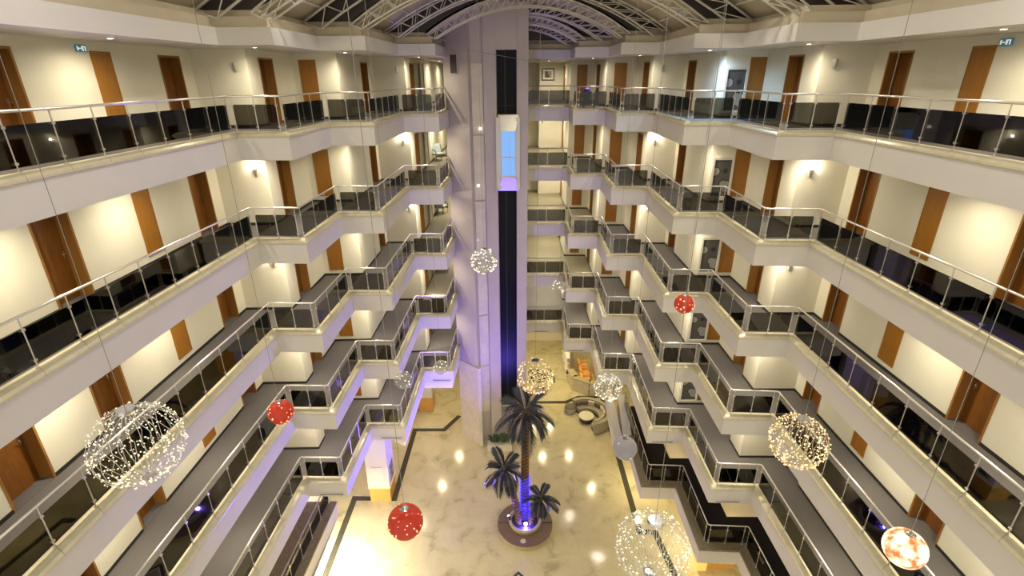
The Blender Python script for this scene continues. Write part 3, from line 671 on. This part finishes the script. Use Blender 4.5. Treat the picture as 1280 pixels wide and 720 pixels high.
# ------------------------------------------------------------------ exit signs, paintings, small wall things
def exit_sign(k, x, y, ang, where):
    z = FZ[k]+2.12
    s = thing('exit_sign', 'small teal running figure exit sign %s, %s' % (where, LNAME[k]), 'sign', (x, y, z), ang, 'exit signs beside the hatches')
    part('sign_body', MB().box(-0.16, 0.16, -0.03, 0, -0.075, 0.075), 'sign_panel', s)
    part('pictogram', MB().box(-0.135, -0.10, -0.034, -0.03, -0.045, 0.045).box(-0.10, -0.02, -0.034, -0.03, -0.01, 0.012).box(0.0, 0.05, -0.034, -0.03, -0.05, 0.05).box(0.05, 0.12, -0.034, -0.03, 0.03, 0.05).box(0.09, 0.12, -0.034, -0.03, -0.05, 0.03), 'sign_white', s)
for k in ('A', 'B'):
    exit_sign(k, -9.78, 12.82, math.pi/2, 'on the tower side'); exit_sign(k, 10.72, 12.20, -math.pi/2, 'on the paintings side')
for k in LV:
    p = thing('wall_painting', 'tall grey abstract painting of circles in a pale frame, ' + LNAME[k], 'painting', (8.19, 20.065, FZ[k]+0.27), 0, 'tall paintings on the step wall')
    part('frame', MB().box(-0.42, -0.33, -0.05, 0, -0.08, 1.49).box(0.33, 0.42, -0.05, 0, -0.08, 1.49).box(-0.33, 0.33, -0.05, 0, 1.40, 1.49).box(-0.33, 0.33, -0.05, 0, -0.08, 0.0), 'picture_frame', p)
    part('canvas', MB().box(-0.33, 0.33, -0.02, 0, 0, 1.40), 'painting', p)
# framed picture on the top hall end wall
p = thing('framed_picture', 'small square framed picture on the end wall of the top hall', 'picture', (2.48, 36.9, FZ['A']+1.2), 0)
part('frame', MB().box(-0.42, -0.36, -0.04, 0, 0, 0.75).box(0.36, 0.42, -0.04, 0, 0, 0.75).box(-0.36, 0.36, -0.04, 0, 0.69, 0.75).box(-0.36, 0.36, -0.04, 0, 0, 0.06), 'frame_dark', p)
part('mat_board', MB().box(-0.36, 0.36, -0.015, 0, 0.06, 0.69), 'wall_paint', p); part('print', MB().box(-0.22, 0.22, -0.018, -0.015, 0.18, 0.57), 'painting', p)
for k in LV:
    p = thing('wall_mirror', 'tall framed mirror on the hall wall beside the tower, ' + LNAME[k], 'mirror', (-4.72, 29.2, FZ[k]+0.1), math.pi/2, 'tall hall mirrors')
    part('mirror_frame', MB().box(-0.6, -0.52, -0.04, 0, 0, 2.0).box(0.52, 0.6, -0.04, 0, 0, 2.0).box(-0.52, 0.52, -0.04, 0, 1.92, 2.0).box(-0.52, 0.52, -0.04, 0, 0, 0.08), 'bench_base', p)
    part('mirror_glass', MB().box(-0.52, 0.52, -0.015, 0, 0.08, 1.92), 'car_metal', p)

# hall armchairs ----------------------------------------------------
def armchair(loc, rot, label):
    c = thing('armchair', label, 'armchair', loc, rot, 'hall armchairs')
    part('seat', MB().box(-0.30, 0.30, -0.30, 0.25, 0.34, 0.46), 'chair_blue', c)
    part('backrest', MB().add([(-0.29, 0.22, 0.44), (0.29, 0.22, 0.44), (0.29, 0.38, 0.95), (-0.29, 0.38, 0.95), (-0.29, 0.30, 0.44), (0.29, 0.30, 0.44), (0.29, 0.45, 0.95), (-0.29, 0.45, 0.95)], [(0,1,2,3),(7,6,5,4),(0,4,5,1),(1,5,6,2),(2,6,7,3),(3,7,4,0)]), 'chair_blue', c)
    for s in (-1, 1):
        part('arm', MB().path([(s*0.34, -0.32, 0.02), (s*0.34, -0.32, 0.52), (s*0.34, -0.22, 0.64), (s*0.34, 0.10, 0.66), (s*0.34, 0.36, 0.62)], 0.024, 6), 'chair_frame', c)
        part('leg', MB().path([(s*0.34, 0.42, 0.92), (s*0.34, 0.30, 0.42), (s*0.34, 0.36, 0.0)], 0.022, 6), 'chair_frame', c)
    part('front_rail', MB().box(-0.34, 0.34, -0.31, -0.28, 0.28, 0.34), 'chair_frame', c)
for k, v_, u in (('B', 201, 549), ('C', 266, 551), ('D', 338, 553)):
    q = on_z(u, v_, FZ[k]); armchair((q.x, max(29.8, min(33.0, q.y)), FZ[k]), math.radians(35 if k == 'B' else 160 if k == 'C' else 0), 'blue grey armchair with dark frame in the hall beside the tower, ' + LNAME[k])

q = on_z(547, 391, FZ['D'])
cb = thing('hall_cabinet', 'low pale cabinet with dark band behind the railing beside the tower', 'cabinet', (q.x, q.y+0.45, FZ['D']))
part('body', MB().box(-0.32, 0.32, -0.2, 0.2, 0, 0.62), 'bench_base', cb); part('band', MB().box(-0.325, 0.325, -0.205, 0.205, 0.62, 0.68), 'black', cb); part('top', MB().box(-0.34, 0.34, -0.22, 0.22, 0.68, 0.74), 'table_top', cb)
ct = thing('cleaning_cart', 'small cleaning cart with blue bag on the top gallery by the corner', 'cart', (3.95, 27.6, FZ['A']))
part('tray', MB().box(-0.30, 0.30, -0.2, 0.2, 0.15, 0.35), 'black', ct); part('bag', MB().lathe([(0.12, 0.36), (0.19, 0.5), (0.17, 0.85), (0.10, 0.92)], 12, (-0.12, 0, 0)), 'bag_blue', ct, True)
part('handle', MB().path([(0.28, 0, 0.35), (0.32, 0, 0.9), (0.42, 0, 0.95)], 0.015, 6), 'steel', ct)
for x in (-0.25, 0.25):
    for y in (-0.15, 0.15): part('wheel', MB().tube((x-0.02, y, 0.075), (x+0.02, y, 0.075), 0.075, 10), 'black', ct)
for x in (-0.25, 0.25): part('axle', MB().box(x-0.015, x+0.015, -0.15, 0.15, 0.07, 0.16), 'steel', ct)
# ------------------------------------------------------------------ lobby: strips, pillar, rug, sofa ...
def strip(pts, w, label):
    a = offs(pts, w/2); b = offs(pts, -w/2)
    struct(put('trim_%d' % gallery_edge.n, prism('trim', a + b[::-1], 0.0, 0.004, 'strip_stone')), label, 'trim'); gallery_edge.n += 1
strip([(-3.5, 27.9), (-4.35, 26.45), (-6.2, 26.46), (-6.30, 20.75), (-8.42, 20.8), (-8.52, 5.0)], 0.30, 'dark stone border strip in the lobby floor, tower side')
strip([(1.0, 29.35), (3.64, 29.35), (4.6, 29.95), (6.2, 29.95), (6.20, 18.55), (6.95, 18.5), (7.3, 15.6), (7.4, 5.0)], 0.30, 'dark stone border strip in the lobby floor, bar side')
q = on_z(648, 714, 0); 
for r_, m_, z_, lab in ((0.9, 'strip_stone', 0.004, 'dark diamond inlay border in the lobby floor'), (0.72, 'fascia_paint', 0.006, 'pale diamond inlay ring in the lobby floor'), (0.62, 'sofa', 0.008, 'grey diamond inlay centre in the lobby floor')):
    y0 = q.y-0.9; struct(put('trim_%d' % gallery_edge.n, prism('trim', [(q.x+r_, y0), (q.x, y0+r_), (q.x-r_, y0), (q.x, y0-r_)], 0, z_, m_)), lab, 'trim'); gallery_edge.n += 1

pl = thing('lobby_pillar', 'white square pillar with orange lit base and framed notices', 'pillar', (-6.95, 21.15, 0))
part('shaft', MB().box(-0.56, 0.56, -0.62, 0.62, 0.95, 5.25), 'fascia_paint', pl)
part('base', MB().box(-0.53, 0.53, -0.59, 0.59, 0, 0.90), 'orange_wood', pl)
part('base_trim', MB().box(-0.57, 0.57, -0.63, 0.63, 0.90, 0.95), 'lamp_glow' if False else 'brass_lit', pl)
part('notice_frame', MB().box(-0.28, 0.28, -0.645, -0.62, 1.5, 2.3), 'picture_frame', pl)
part('notice_board', MB().box(0.56, 0.585, -0.30, 0.30, 1.15, 2.1), 'painting', pl)
pl = thing('lobby_pillar', 'orange wood clad pillar in the lobby beside the tower foot', 'pillar', (-5.75, 28.9, 0))
part('shaft', MB().box(-0.45, 0.45, -0.55, 0.55, 1.1, 5.25), 'fascia_paint', pl); part('base', MB().box(-0.45, 0.45, -0.56, 0.56, 0, 1.1), 'orange_wood', pl)
cb = thing('reception_cabinet', 'orange lit cabinet under the mezzanine on the bar side', 'cabinet', (9.25, 16.5, 0))
part('body', MB().box(-0.45, 0.75, 0.0, 0.5, 0.0, 1.15), 'orange_wood', cb); part('top', MB().box(-0.48, 0.78, -0.03, 0.53, 1.15, 1.2), 'table_top', cb); part('side_unit', MB().box(-0.95, -0.55, -0.1, 0.4, 0, 0.9), 'brass_lit', cb)
tag(put('patterned_rug', MB().box(1.15, 3.15, 31.8, 33.6, 0.0, 0.02).mesh('patterned_rug', 'rug')), 'black and cream speckled rug on the lobby floor behind the tower', 'rug')

# curved sofa
SC = on_z(733.5, 526, 0)
sf = thing('curved_sofa', 'curved beige lobby sofa wrapped around the round table', 'sofa', SC)
def ring_sector(r0, r1, z0, z1, a0, a1, n=18):
    mb = MB(); vs = []
    for i in range(n+1):
        a = a0+(a1-a0)*i/n; c, s = math.cos(a), math.sin(a)
        vs += [(r0*c, r0*s, z0), (r1*c, r1*s, z0), (r1*c, r1*s, z1), (r0*c, r0*s, z1)]
    fs = []
    for i in range(n):
        for j in range(4): fs.append((i*4+j, i*4+(j+1) % 4, (i+1)*4+(j+1) % 4, (i+1)*4+j))
    fs += [(3,2,1,0), (n*4, n*4+1, n*4+2, n*4+3)]
    return mb.add(vs, fs)
A0, A1 = math.radians(-78), math.radians(122)
part('sofa_base', ring_sector(0.80, 1.46, 0.0, 0.22, A0, A1), 'sofa_dark', sf)
part('seat', ring_sector(0.76, 1.26, 0.22, 0.44, A0, A1), 'sofa', sf)
part('backrest', ring_sector(1.25, 1.50, 0.10, 0.82, A0-0.02, A1+0.02), 'sofa', sf)
for i, a in enumerate([112, 90, 68, 46, 20, -6, -32, -60]):
    a = math.radians(a); mb = MB().box(-0.19, 0.19, -0.06, 0.06, 0, 0.36)
    o = part('cushion', mb, 'sofa_dark' if i in (0, 1, 3) else 'pillow_light', sf); o.location = (1.15*math.cos(a), 1.15*math.sin(a), 0.45); o.rotation_euler = (0.25, 0, a-math.pi/2)
tb = thing('round_table', 'round low table with pale top and dark drum base inside the sofa', 'table', SC + Vector((-0.05, 0, 0)))
part('drum', MB().lathe([(0.36, 0), (0.42, 0.05), (0.45, 0.36)], 28), 'plinth_dark', tb, True); part('tabletop', MB().lathe([(0.47, 0.36), (0.49, 0.38), (0.49, 0.42), (0.47, 0.44)], 28), 'table_top', tb)
pf = thing('pouf', 'small round upholstered pouf beside the curved sofa', 'pouf', on_z(712.5, 515, 0)); part('body', MB().lathe([(0.36, 0), (0.38, 0.04), (0.38, 0.38), (0.34, 0.42)], 20), 'sofa', pf, True); part('cushion', MB().lathe([(0.34, 0.42), (0.36, 0.44), (0.33, 0.50), (0.05, 0.52)], 20), 'sofa_dark', pf, True)
# bar: counter, shelf, orange chairs
bc = thing('bar_counter', 'curved pale bar counter with dark ledge behind the sofa', 'counter', (4.5, 30.6, 0))
part('front', MB().path([(-0.3, 1.2, 0.5), (-0.1, 0.3, 0.5), (0.9, -0.35, 0.5), (2.4, -0.55, 0.5)], 0.12, 8), 'marble_panel', bc)
part('counter_body', MB().obox((0.35, -0.0), (0.84, -0.54), (0.54, 0.84), 0.62, 0.15, 0, 1.0).obox((1.65, -0.45), (0.99, -0.13), (0.13, 0.99), 0.78, 0.15, 0, 1.0).obox((-0.2, 0.85), (0.2, -0.98), (0.98, 0.2), 0.5, 0.15, 0, 1.0), 'marble_panel', bc)
part('counter_ledge', MB().obox((0.35, -0.0), (0.84, -0.54), (0.54, 0.84), 0.66, 0.24, 1.0, 1.06).obox((1.65, -0.45), (0.99, -0.13), (0.13, 0.99), 0.82, 0.24, 1.0, 1.06).obox((-0.2, 0.85), (0.2, -0.98), (0.98, 0.2), 0.54, 0.24, 1.0, 1.06), 'bench_base', bc)
for i, (x, y) in enumerate([(5.35, 33.4), (5.35, 32.4), (5.3, 31.45)]):
    c = thing('lounge_chair', 'orange upholstered tub chair behind the bar counter, ' + ['closest to the end wall', 'middle of the three', 'closest to the counter'][i], 'armchair', (x, y, 0), math.radians(90), 'orange chairs behind the bar')
    part('seat', MB().box(-0.34, 0.34, -0.34, 0.28, 0.18, 0.46), 'cushion_orange', c); part('backrest', MB().box(-0.38, 0.38, 0.28, 0.42, 0.10, 0.85), 'cushion_orange', c)
    for s in (-1, 1): part('arm', MB().box(s*0.38-0.05, s*0.38+0.05, -0.32, 0.28, 0.10, 0.64), 'cushion_orange', c)
    part('base', MB().box(-0.30, 0.30, -0.30, 0.30, 0.0, 0.18), 'plinth_dark', c)
ws = thing('orange_glow_screen', 'added screen coloured as orange light on the wall behind the tub chairs', 'screen', (6.05, 32.4, 0))  # added screen, its orange stands in for coloured light on the wall
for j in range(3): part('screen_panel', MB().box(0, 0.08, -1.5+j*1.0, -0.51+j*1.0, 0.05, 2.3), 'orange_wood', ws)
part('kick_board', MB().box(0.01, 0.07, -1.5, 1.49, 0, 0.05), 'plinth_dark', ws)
ds = thing('display_shelf', 'white open display shelf with small ornaments by the bar', 'shelf', (4.25, 34.1, 0))
part('back', MB().box(-0.04, 0.0, -1.5, 1.5, 0, 1.9), 'fascia_paint', ds)
for z in (0.05, 0.55, 1.05, 1.5): part('board', MB().box(-0.30, -0.04, -1.5, 1.5, z, z+0.035), 'fascia_paint', ds)
for i in range(8):
    z = (0.085, 0.585, 1.085, 1.535)[i % 4]; y = -1.3+i*0.36
    tag(put('vase', MB().lathe([(0.06, 0), (0.10, 0.12), (0.04, 0.26), (0.055, 0.30)], 10).mesh('vase', ['sofa_dark', 'brass_lit', 'chair_blue', 'plant_green'][i % 4]), None, (4.25-0.17, 34.1+y, z), smooth=True), ['dark', 'golden', 'blue grey', 'green'][i % 4] + ' small vase on the ' + ['lowest', 'second', 'third', 'top'][i % 4] + ' board of the display shelf, ' + ('counter end' if i < 4 else 'rug end'), 'vase', 'vases on the display shelf')

# low planting box at the tower foot
pb = thing('planter_box', 'low pale planter with green shrubs at the tower foot', 'planter', (-0.95, 24.75, 0))
part('box', MB().box(-0.55, 0.9, -0.35, 0.30, 0, 0.45), 'marble_panel', pb); 
mb = MB()
for i in range(90):
    a = random.uniform(0, 6.28); L = random.uniform(0.25, 0.55); x, y = random.uniform(-0.3, 0.75), random.uniform(-0.2, 0.25)
    t = Vector((x+L*math.cos(a)*0.8, y+L*math.sin(a)*0.8, 0.45+L*0.7)); s = Vector((-math.sin(a), math.cos(a), 0))*0.05; m = (Vector((x, y, 0.45))+t)/2+Vector((0, 0, 0.12))
    mb.add([Vector((x, y, 0.43)), m+s, t, m-s], [(0,1,2,3)])
o = part('foliage', mb, 'plant_green', pb); o['kind'] = 'stuff'

# ------------------------------------------------------------------ palm island
PC = Vector((0.58, 18.72, 0))
be = thing('ring_bench', 'round brown ring bench around the palm planter', 'bench', PC)
part('plinth', MB().lathe([(1.22, 0), (1.26, 0.02), (1.26, 0.36), (0.7, 0.36), (0.7, 0.0)], 40), 'bench_base', be)
for a0, a1 in ((182, 358), (2, 178)): part('seat_segment', ring_sector(0.80, 1.34, 0.36, 0.46, math.radians(a0), math.radians(a1), 24), 'bench', be)
part('round_plate', MB().lathe([(0.13, 0.46), (0.13, 0.47)], 16, (-0.12, -1.08, 0)), 'pillow_light', be)
bo = thing('palm_planter', 'round stone planter bowl inside the ring bench', 'planter', PC)
part('bowl', MB().lathe([(0.66, 0), (0.70, 0.40), (0.80, 0.66), (0.80, 0.72), (0.68, 0.72), (0.64, 0.6)], 36), 'bench_base', bo, True)
part('soil', MB().lathe([(0.66, 0.55), (0.66, 0.62), (0.02, 0.64)], 24), 'soil', bo)
def frond_mesh(L, droop, nleaf, width):
    rib = []; N = 9
    for i in range(N+1):
        t = i/N; rib.append(Vector((L*(t*0.95 - 0.25*t*t*droop), 0, L*(0.42*t - (0.35+0.55*droop)*t*t))))
    r = MB().path(rib, [0.022*(1-0.8*i/N) for i in range(N+1)], 5)
    lf = MB()
    for i in range(nleaf):
        t = 0.12+0.86*i/(nleaf-1); f = t*N; j = min(N-1, int(f)); p = rib[j].lerp(rib[j+1], f-j); d = (rib[j+1]-rib[j]).normalized()
        ll = width*(0.45+0.9*math.sin(math.pi*min(1, t*0.9+0.1)))*random.uniform(0.85, 1.1)
        for s in (-1, 1):
            e = p + d*ll*0.75 + Vector((0, s*ll*0.62, -ll*0.42)); m = p.lerp(e, 0.45)+Vector((0, 0, 0.03)); wv = d*0.034
            lf.add([p-wv*0.6, m-wv, e, m+wv], [(0, 1, 2, 3)])
    return r, lf
def palm(label, base, top, r0, r1, L, nf, width):
    p = thing('palm_tree', label, 'palm', base, 0, None)
    T = Vector(top)-Vector(base); N = max(10, int(T.length/0.10)); pts = []; rad = []
    for i in range(N+1):
        t = i/N; q = Vector((T.x*t**1.4, T.y*t**1.4, T.z*t)); pts.append(q); rad.append((r0+(r1-r0)*t)*(1.18 if i % 2 else 0.92))
    part('trunk', MB().path(pts, rad, 10), 'trunk', p)
    # leaf base scales on the trunk
    mb = MB()
    for i in range(1, N, 1):
        for j in range(5):
            a = 2*math.pi*(j+0.5*(i % 2))/5; c = pts[i]; R = rad[0]*0.95; d = Vector((math.cos(a), math.sin(a), 0)); s = Vector((-d.y, d.x, 0))*0.075
            mb.add([c+d*R*0.88-s, c+d*R*0.88+s, c+d*(R+0.055)+Vector((0, 0, 0.085)), c+d*R*0.8+Vector((0, 0, 0.10))], [(0, 1, 2), (0, 2, 3), (1, 3, 2)])
    o = part('trunk_scales', mb, 'scale_bark', p); o['kind'] = 'stuff'
    top_l = pts[-1]
    for i in range(nf):
        ring = i % 3; dr = (0.85, 1.45, 0.30)[ring]*random.uniform(0.85, 1.15); LL = L*random.uniform(0.85, 1.1)*(0.8 if ring == 2 else 1)
        r, lf = frond_mesh(LL, dr, 30, width)
        f = part('frond', lf, 'frond', p); f.location = top_l+Vector((0, 0, (0, -0.06, 0.08)[ring])); f.rotation_euler = (0, -(0.1, -0.15, 0.75)[ring], 2*math.pi*(i+random.uniform(-.25, .25))/nf)
        part('frond_rib', r, 'frond_rib', f)
def palm_at(u, v, z): 
    return on_z(u, v, z)
H1 = PC + Vector((-0.02, 0.12, 0.6))
t1 = on_y(657, 516, 18.85); t2 = on_y(630, 588, 18.45); t3 = on_y(676, 624, 18.35)
palm('tallest palm of the three, dark blue fronds on a brown trunk', H1, t1, 0.185, 0.15, 1.8, 17, 0.5)
palm('middle height leaning palm of the three in the round planter', PC+Vector((-0.28, -0.15, 0.6)), t2, 0.15, 0.12, 1.35, 15, 0.36)
palm('shortest palm of the three in the round planter', PC+Vector((0.25, -0.2, 0.6)), t3, 0.12, 0.10, 1.05, 13, 0.28)
rl_ = thing('rope_light', 'blue rope light wound around the lower trunk of the tallest palm', 'rope light', H1)
hp = [(t1-H1)*((0.05+2.7*i/260)/(t1-H1).length) + Vector((math.cos(i*0.62), math.sin(i*0.62), 0))*random.uniform(0.215, 0.27) for i in range(261)]
part('rope', MB().path(hp, 0.009, 4), 'rope_blue', rl_, smooth=True)
bl = thing('uplighter', 'bright blue uplighter among the palm trunks', 'lamp', PC+Vector((0.02, -0.35, 0.63)))
part('housing', MB().lathe([(0.09, 0), (0.11, 0.10), (0.11, 0.12)], 12), 'black', bl); part('lens', MB().lathe([(0.10, 0.12), (0.10, 0.14), (0.02, 0.17)], 12), 'blue_lamp', bl)
point('uplighter_glow', (0, -0.14, 0.06), 120, (0.10, 0.07, 1.0), 0.06, bl)
spot('uplighter_trunk_beam', (-0.02, -0.10, 0.16), 700, (0.06, 0.04, 1.0), math.radians(60), 0.8, (-0.1, 0.75, 4.0), 0.05, bl)
b2 = thing('spotlight', 'small black blue-beam spotlight on the rim of the palm planter', 'lamp', PC+Vector((-0.74, -0.05, 0.72)))
part('housing', MB().tube((0, 0, 0.06), (-0.07, 0.03, 0.22), 0.05, 10, 0.065), 'black', b2); part('foot', MB().lathe([(0.05, 0), (0.05, 0.015), (0.015, 0.02), (0.015, 0.10)], 10), 'black', b2); part('lens', MB().tube((-0.07, 0.03, 0.22), (-0.073, 0.0315, 0.228), 0.058, 10), 'blue_lamp', b2)
spot('spotlight_beam', (-0.09, 0.04, 0.27), BLUE_W, (0.16, 0.10, 1.0), math.radians(125), 0.9, (-5.0, 2.6, 9.0), 0.06, b2)

# ------------------------------------------------------------------ hanging light balls
def cord_to(o, z_top, r, top):
    part('cord', MB().tube((0, 0, r), (0, 0, z_top-o.location.z), 0.0042, 5), 'cord', o)
ROOFZ = 22.6
def wire_ball(u, v, rpx, D, label, wmat, bmat, nb, nmer=22, density=1.0):
    d = FPX*(D/2)/rpx*1.0; c = at_depth(u, v, d); R = D/2
    o = thing('light_sphere', label, 'hanging lamp', c, 0, 'hanging wire light spheres')
    mb = MB(); rr = max(0.0035, 0.0016*d/3)
    for i in range(nmer):
        a = 2*math.pi*i/nmer; pts = []
        for j in range(13):
            th = 0.14+(math.pi-0.28)*j/12; w_ = 1+random.uniform(-0.025, 0.025); aa = a+random.uniform(-0.07, 0.07)
            pts.append((R*w_*math.sin(th)*math.cos(aa), R*w_*math.sin(th)*math.sin(aa), R*w_*math.cos(th)))
        mb.path(pts, rr, 4)
    part('wire_cage', mb, wmat, o)
    bb = MB()
    for i in range(nb):
        zc = random.uniform(-0.97, 0.97); a = random.uniform(0, 6.283); k = R*random.uniform(0.94, 1.05); s = math.sqrt(1-zc*zc)
        p = Vector((k*s*math.cos(a), k*s*math.sin(a), k*zc)); bb.octa(p, 0.0019*d*random.uniform(0.7, 1.2))
    q = part('bulbs', bb, bmat, o); q['kind'] = 'stuff'
    part('hub', MB().lathe([(0.10*R/0.5, -0.03), (0.12*R/0.5, 0.0), (0.10*R/0.5, 0.03)], 12, (0, 0, R*0.99)), 'chrome', o)
    part('lower_hub', MB().lathe([(0.08*R/0.5, -0.02), (0.09*R/0.5, 0.0), (0.05*R/0.5, 0.02)], 12, (0, 0, -R*0.99)), 'chrome', o)
    cord_to(o, ROOFZ, R, None); return o
def solid_ball(u, v, rpx, D, label, bmat, dmat, nb, group, rot=0):
    d = FPX*(D/2)/rpx; c = at_depth(u, v, d); R = D/2
    o = thing('light_ball', label, 'hanging lamp', c, 0, group)
    part('shell', MB().sphere((0, 0, 0), R, 28, 16), bmat, o, True)
    part('cap', MB().lathe([(R*0.26, R*0.955), (R*0.26, R*1.0), (R*0.18, R*1.04), (R*0.05, R*1.05)], 14), 'chrome', o)
    if nb:
        bb = MB()
        for i in range(nb):
            zc = random.uniform(-0.95, 0.85); a = random.uniform(0, 6.283); s = math.sqrt(1-zc*zc); bb.octa((R*1.0*s*math.cos(a), R*1.0*s*math.sin(a), R*1.0*zc), 0.0018*d*random.uniform(0.6, 1.3))
        q = part('light_dots', bb, dmat, o); q['kind'] = 'stuff'
    cord_to(o, ROOFZ, R, None); return o
wire_ball(172, 555, 51, 1.15, 'large wire sphere of warm white lights hung before the tower side galleries', 'wire_white', 'bulb_warm', 520, 26)
wire_ball(998, 551, 33, 1.0, 'wire sphere of golden lights hung before the paintings side galleries', 'wire_gold', 'bulb_gold', 420, 24)
wire_ball(815, 684, 44, 1.15, 'wire sphere of clear white lights low over the lobby floor', 'wire_white', 'bulb_white', 300, 40)
wire_ball(669, 470, 22, 1.0, 'wire sphere of golden lights hung beside the tower over the rug', 'wire_gold', 'bulb_gold', 130, 20)
wire_ball(760, 484, 17, 1.0, 'white wire sphere hung over the bar end of the lobby', 'wire_white', 'bulb_white', 90, 20)
solid_ball(351, 515, 15.5, 0.5, 'red speckled light ball before the fourth gallery of the tower side', 'red_ball', 'bulb_red', 40, 'red light balls')
solid_ball(507, 652, 22, 0.5, 'red speckled light ball hung low over the bright lobby floor', 'red_ball', 'bulb_red', 60, 'red light balls')
solid_ball(855, 380, 12.2, 0.5, 'red speckled light ball before the paintings side galleries', 'red_ball', 'bulb_red', 40, 'red light balls')
solid_ball(504, 475, 11, 0.45, 'clear light ball before the lowest gallery of the tower side', 'clear_ball', 'bulb_white', 14, 'clear light balls')
solid_ball(551, 459, 9, 0.45, 'clear light ball beside the tower, before the lowest gallery', 'clear_ball', 'bulb_white', 10, 'clear light balls')
solid_ball(605, 326, 16, 0.6, 'clear twinkling light ball hung in front of the tower', 'clear_ball', 'bulb_white', 110, 'clear light balls')
solid_ball(699, 358, 8, 0.45, 'small clear light ball before the bridge behind the tower', 'clear_ball', 'bulb_white', 14, 'clear light balls')
solid_ball(781, 560, 15, 0.5, 'frosted grey light ball hung before the mezzanine of the paintings side', 'grey_ball', 'bulb_white', 8, 'clear light balls')
solid_ball(1131, 685, 24, 0.5, 'glowing orange and white light ball near the paintings side galleries', 'orange_ball', 'bulb_gold', 0, 'orange light balls')
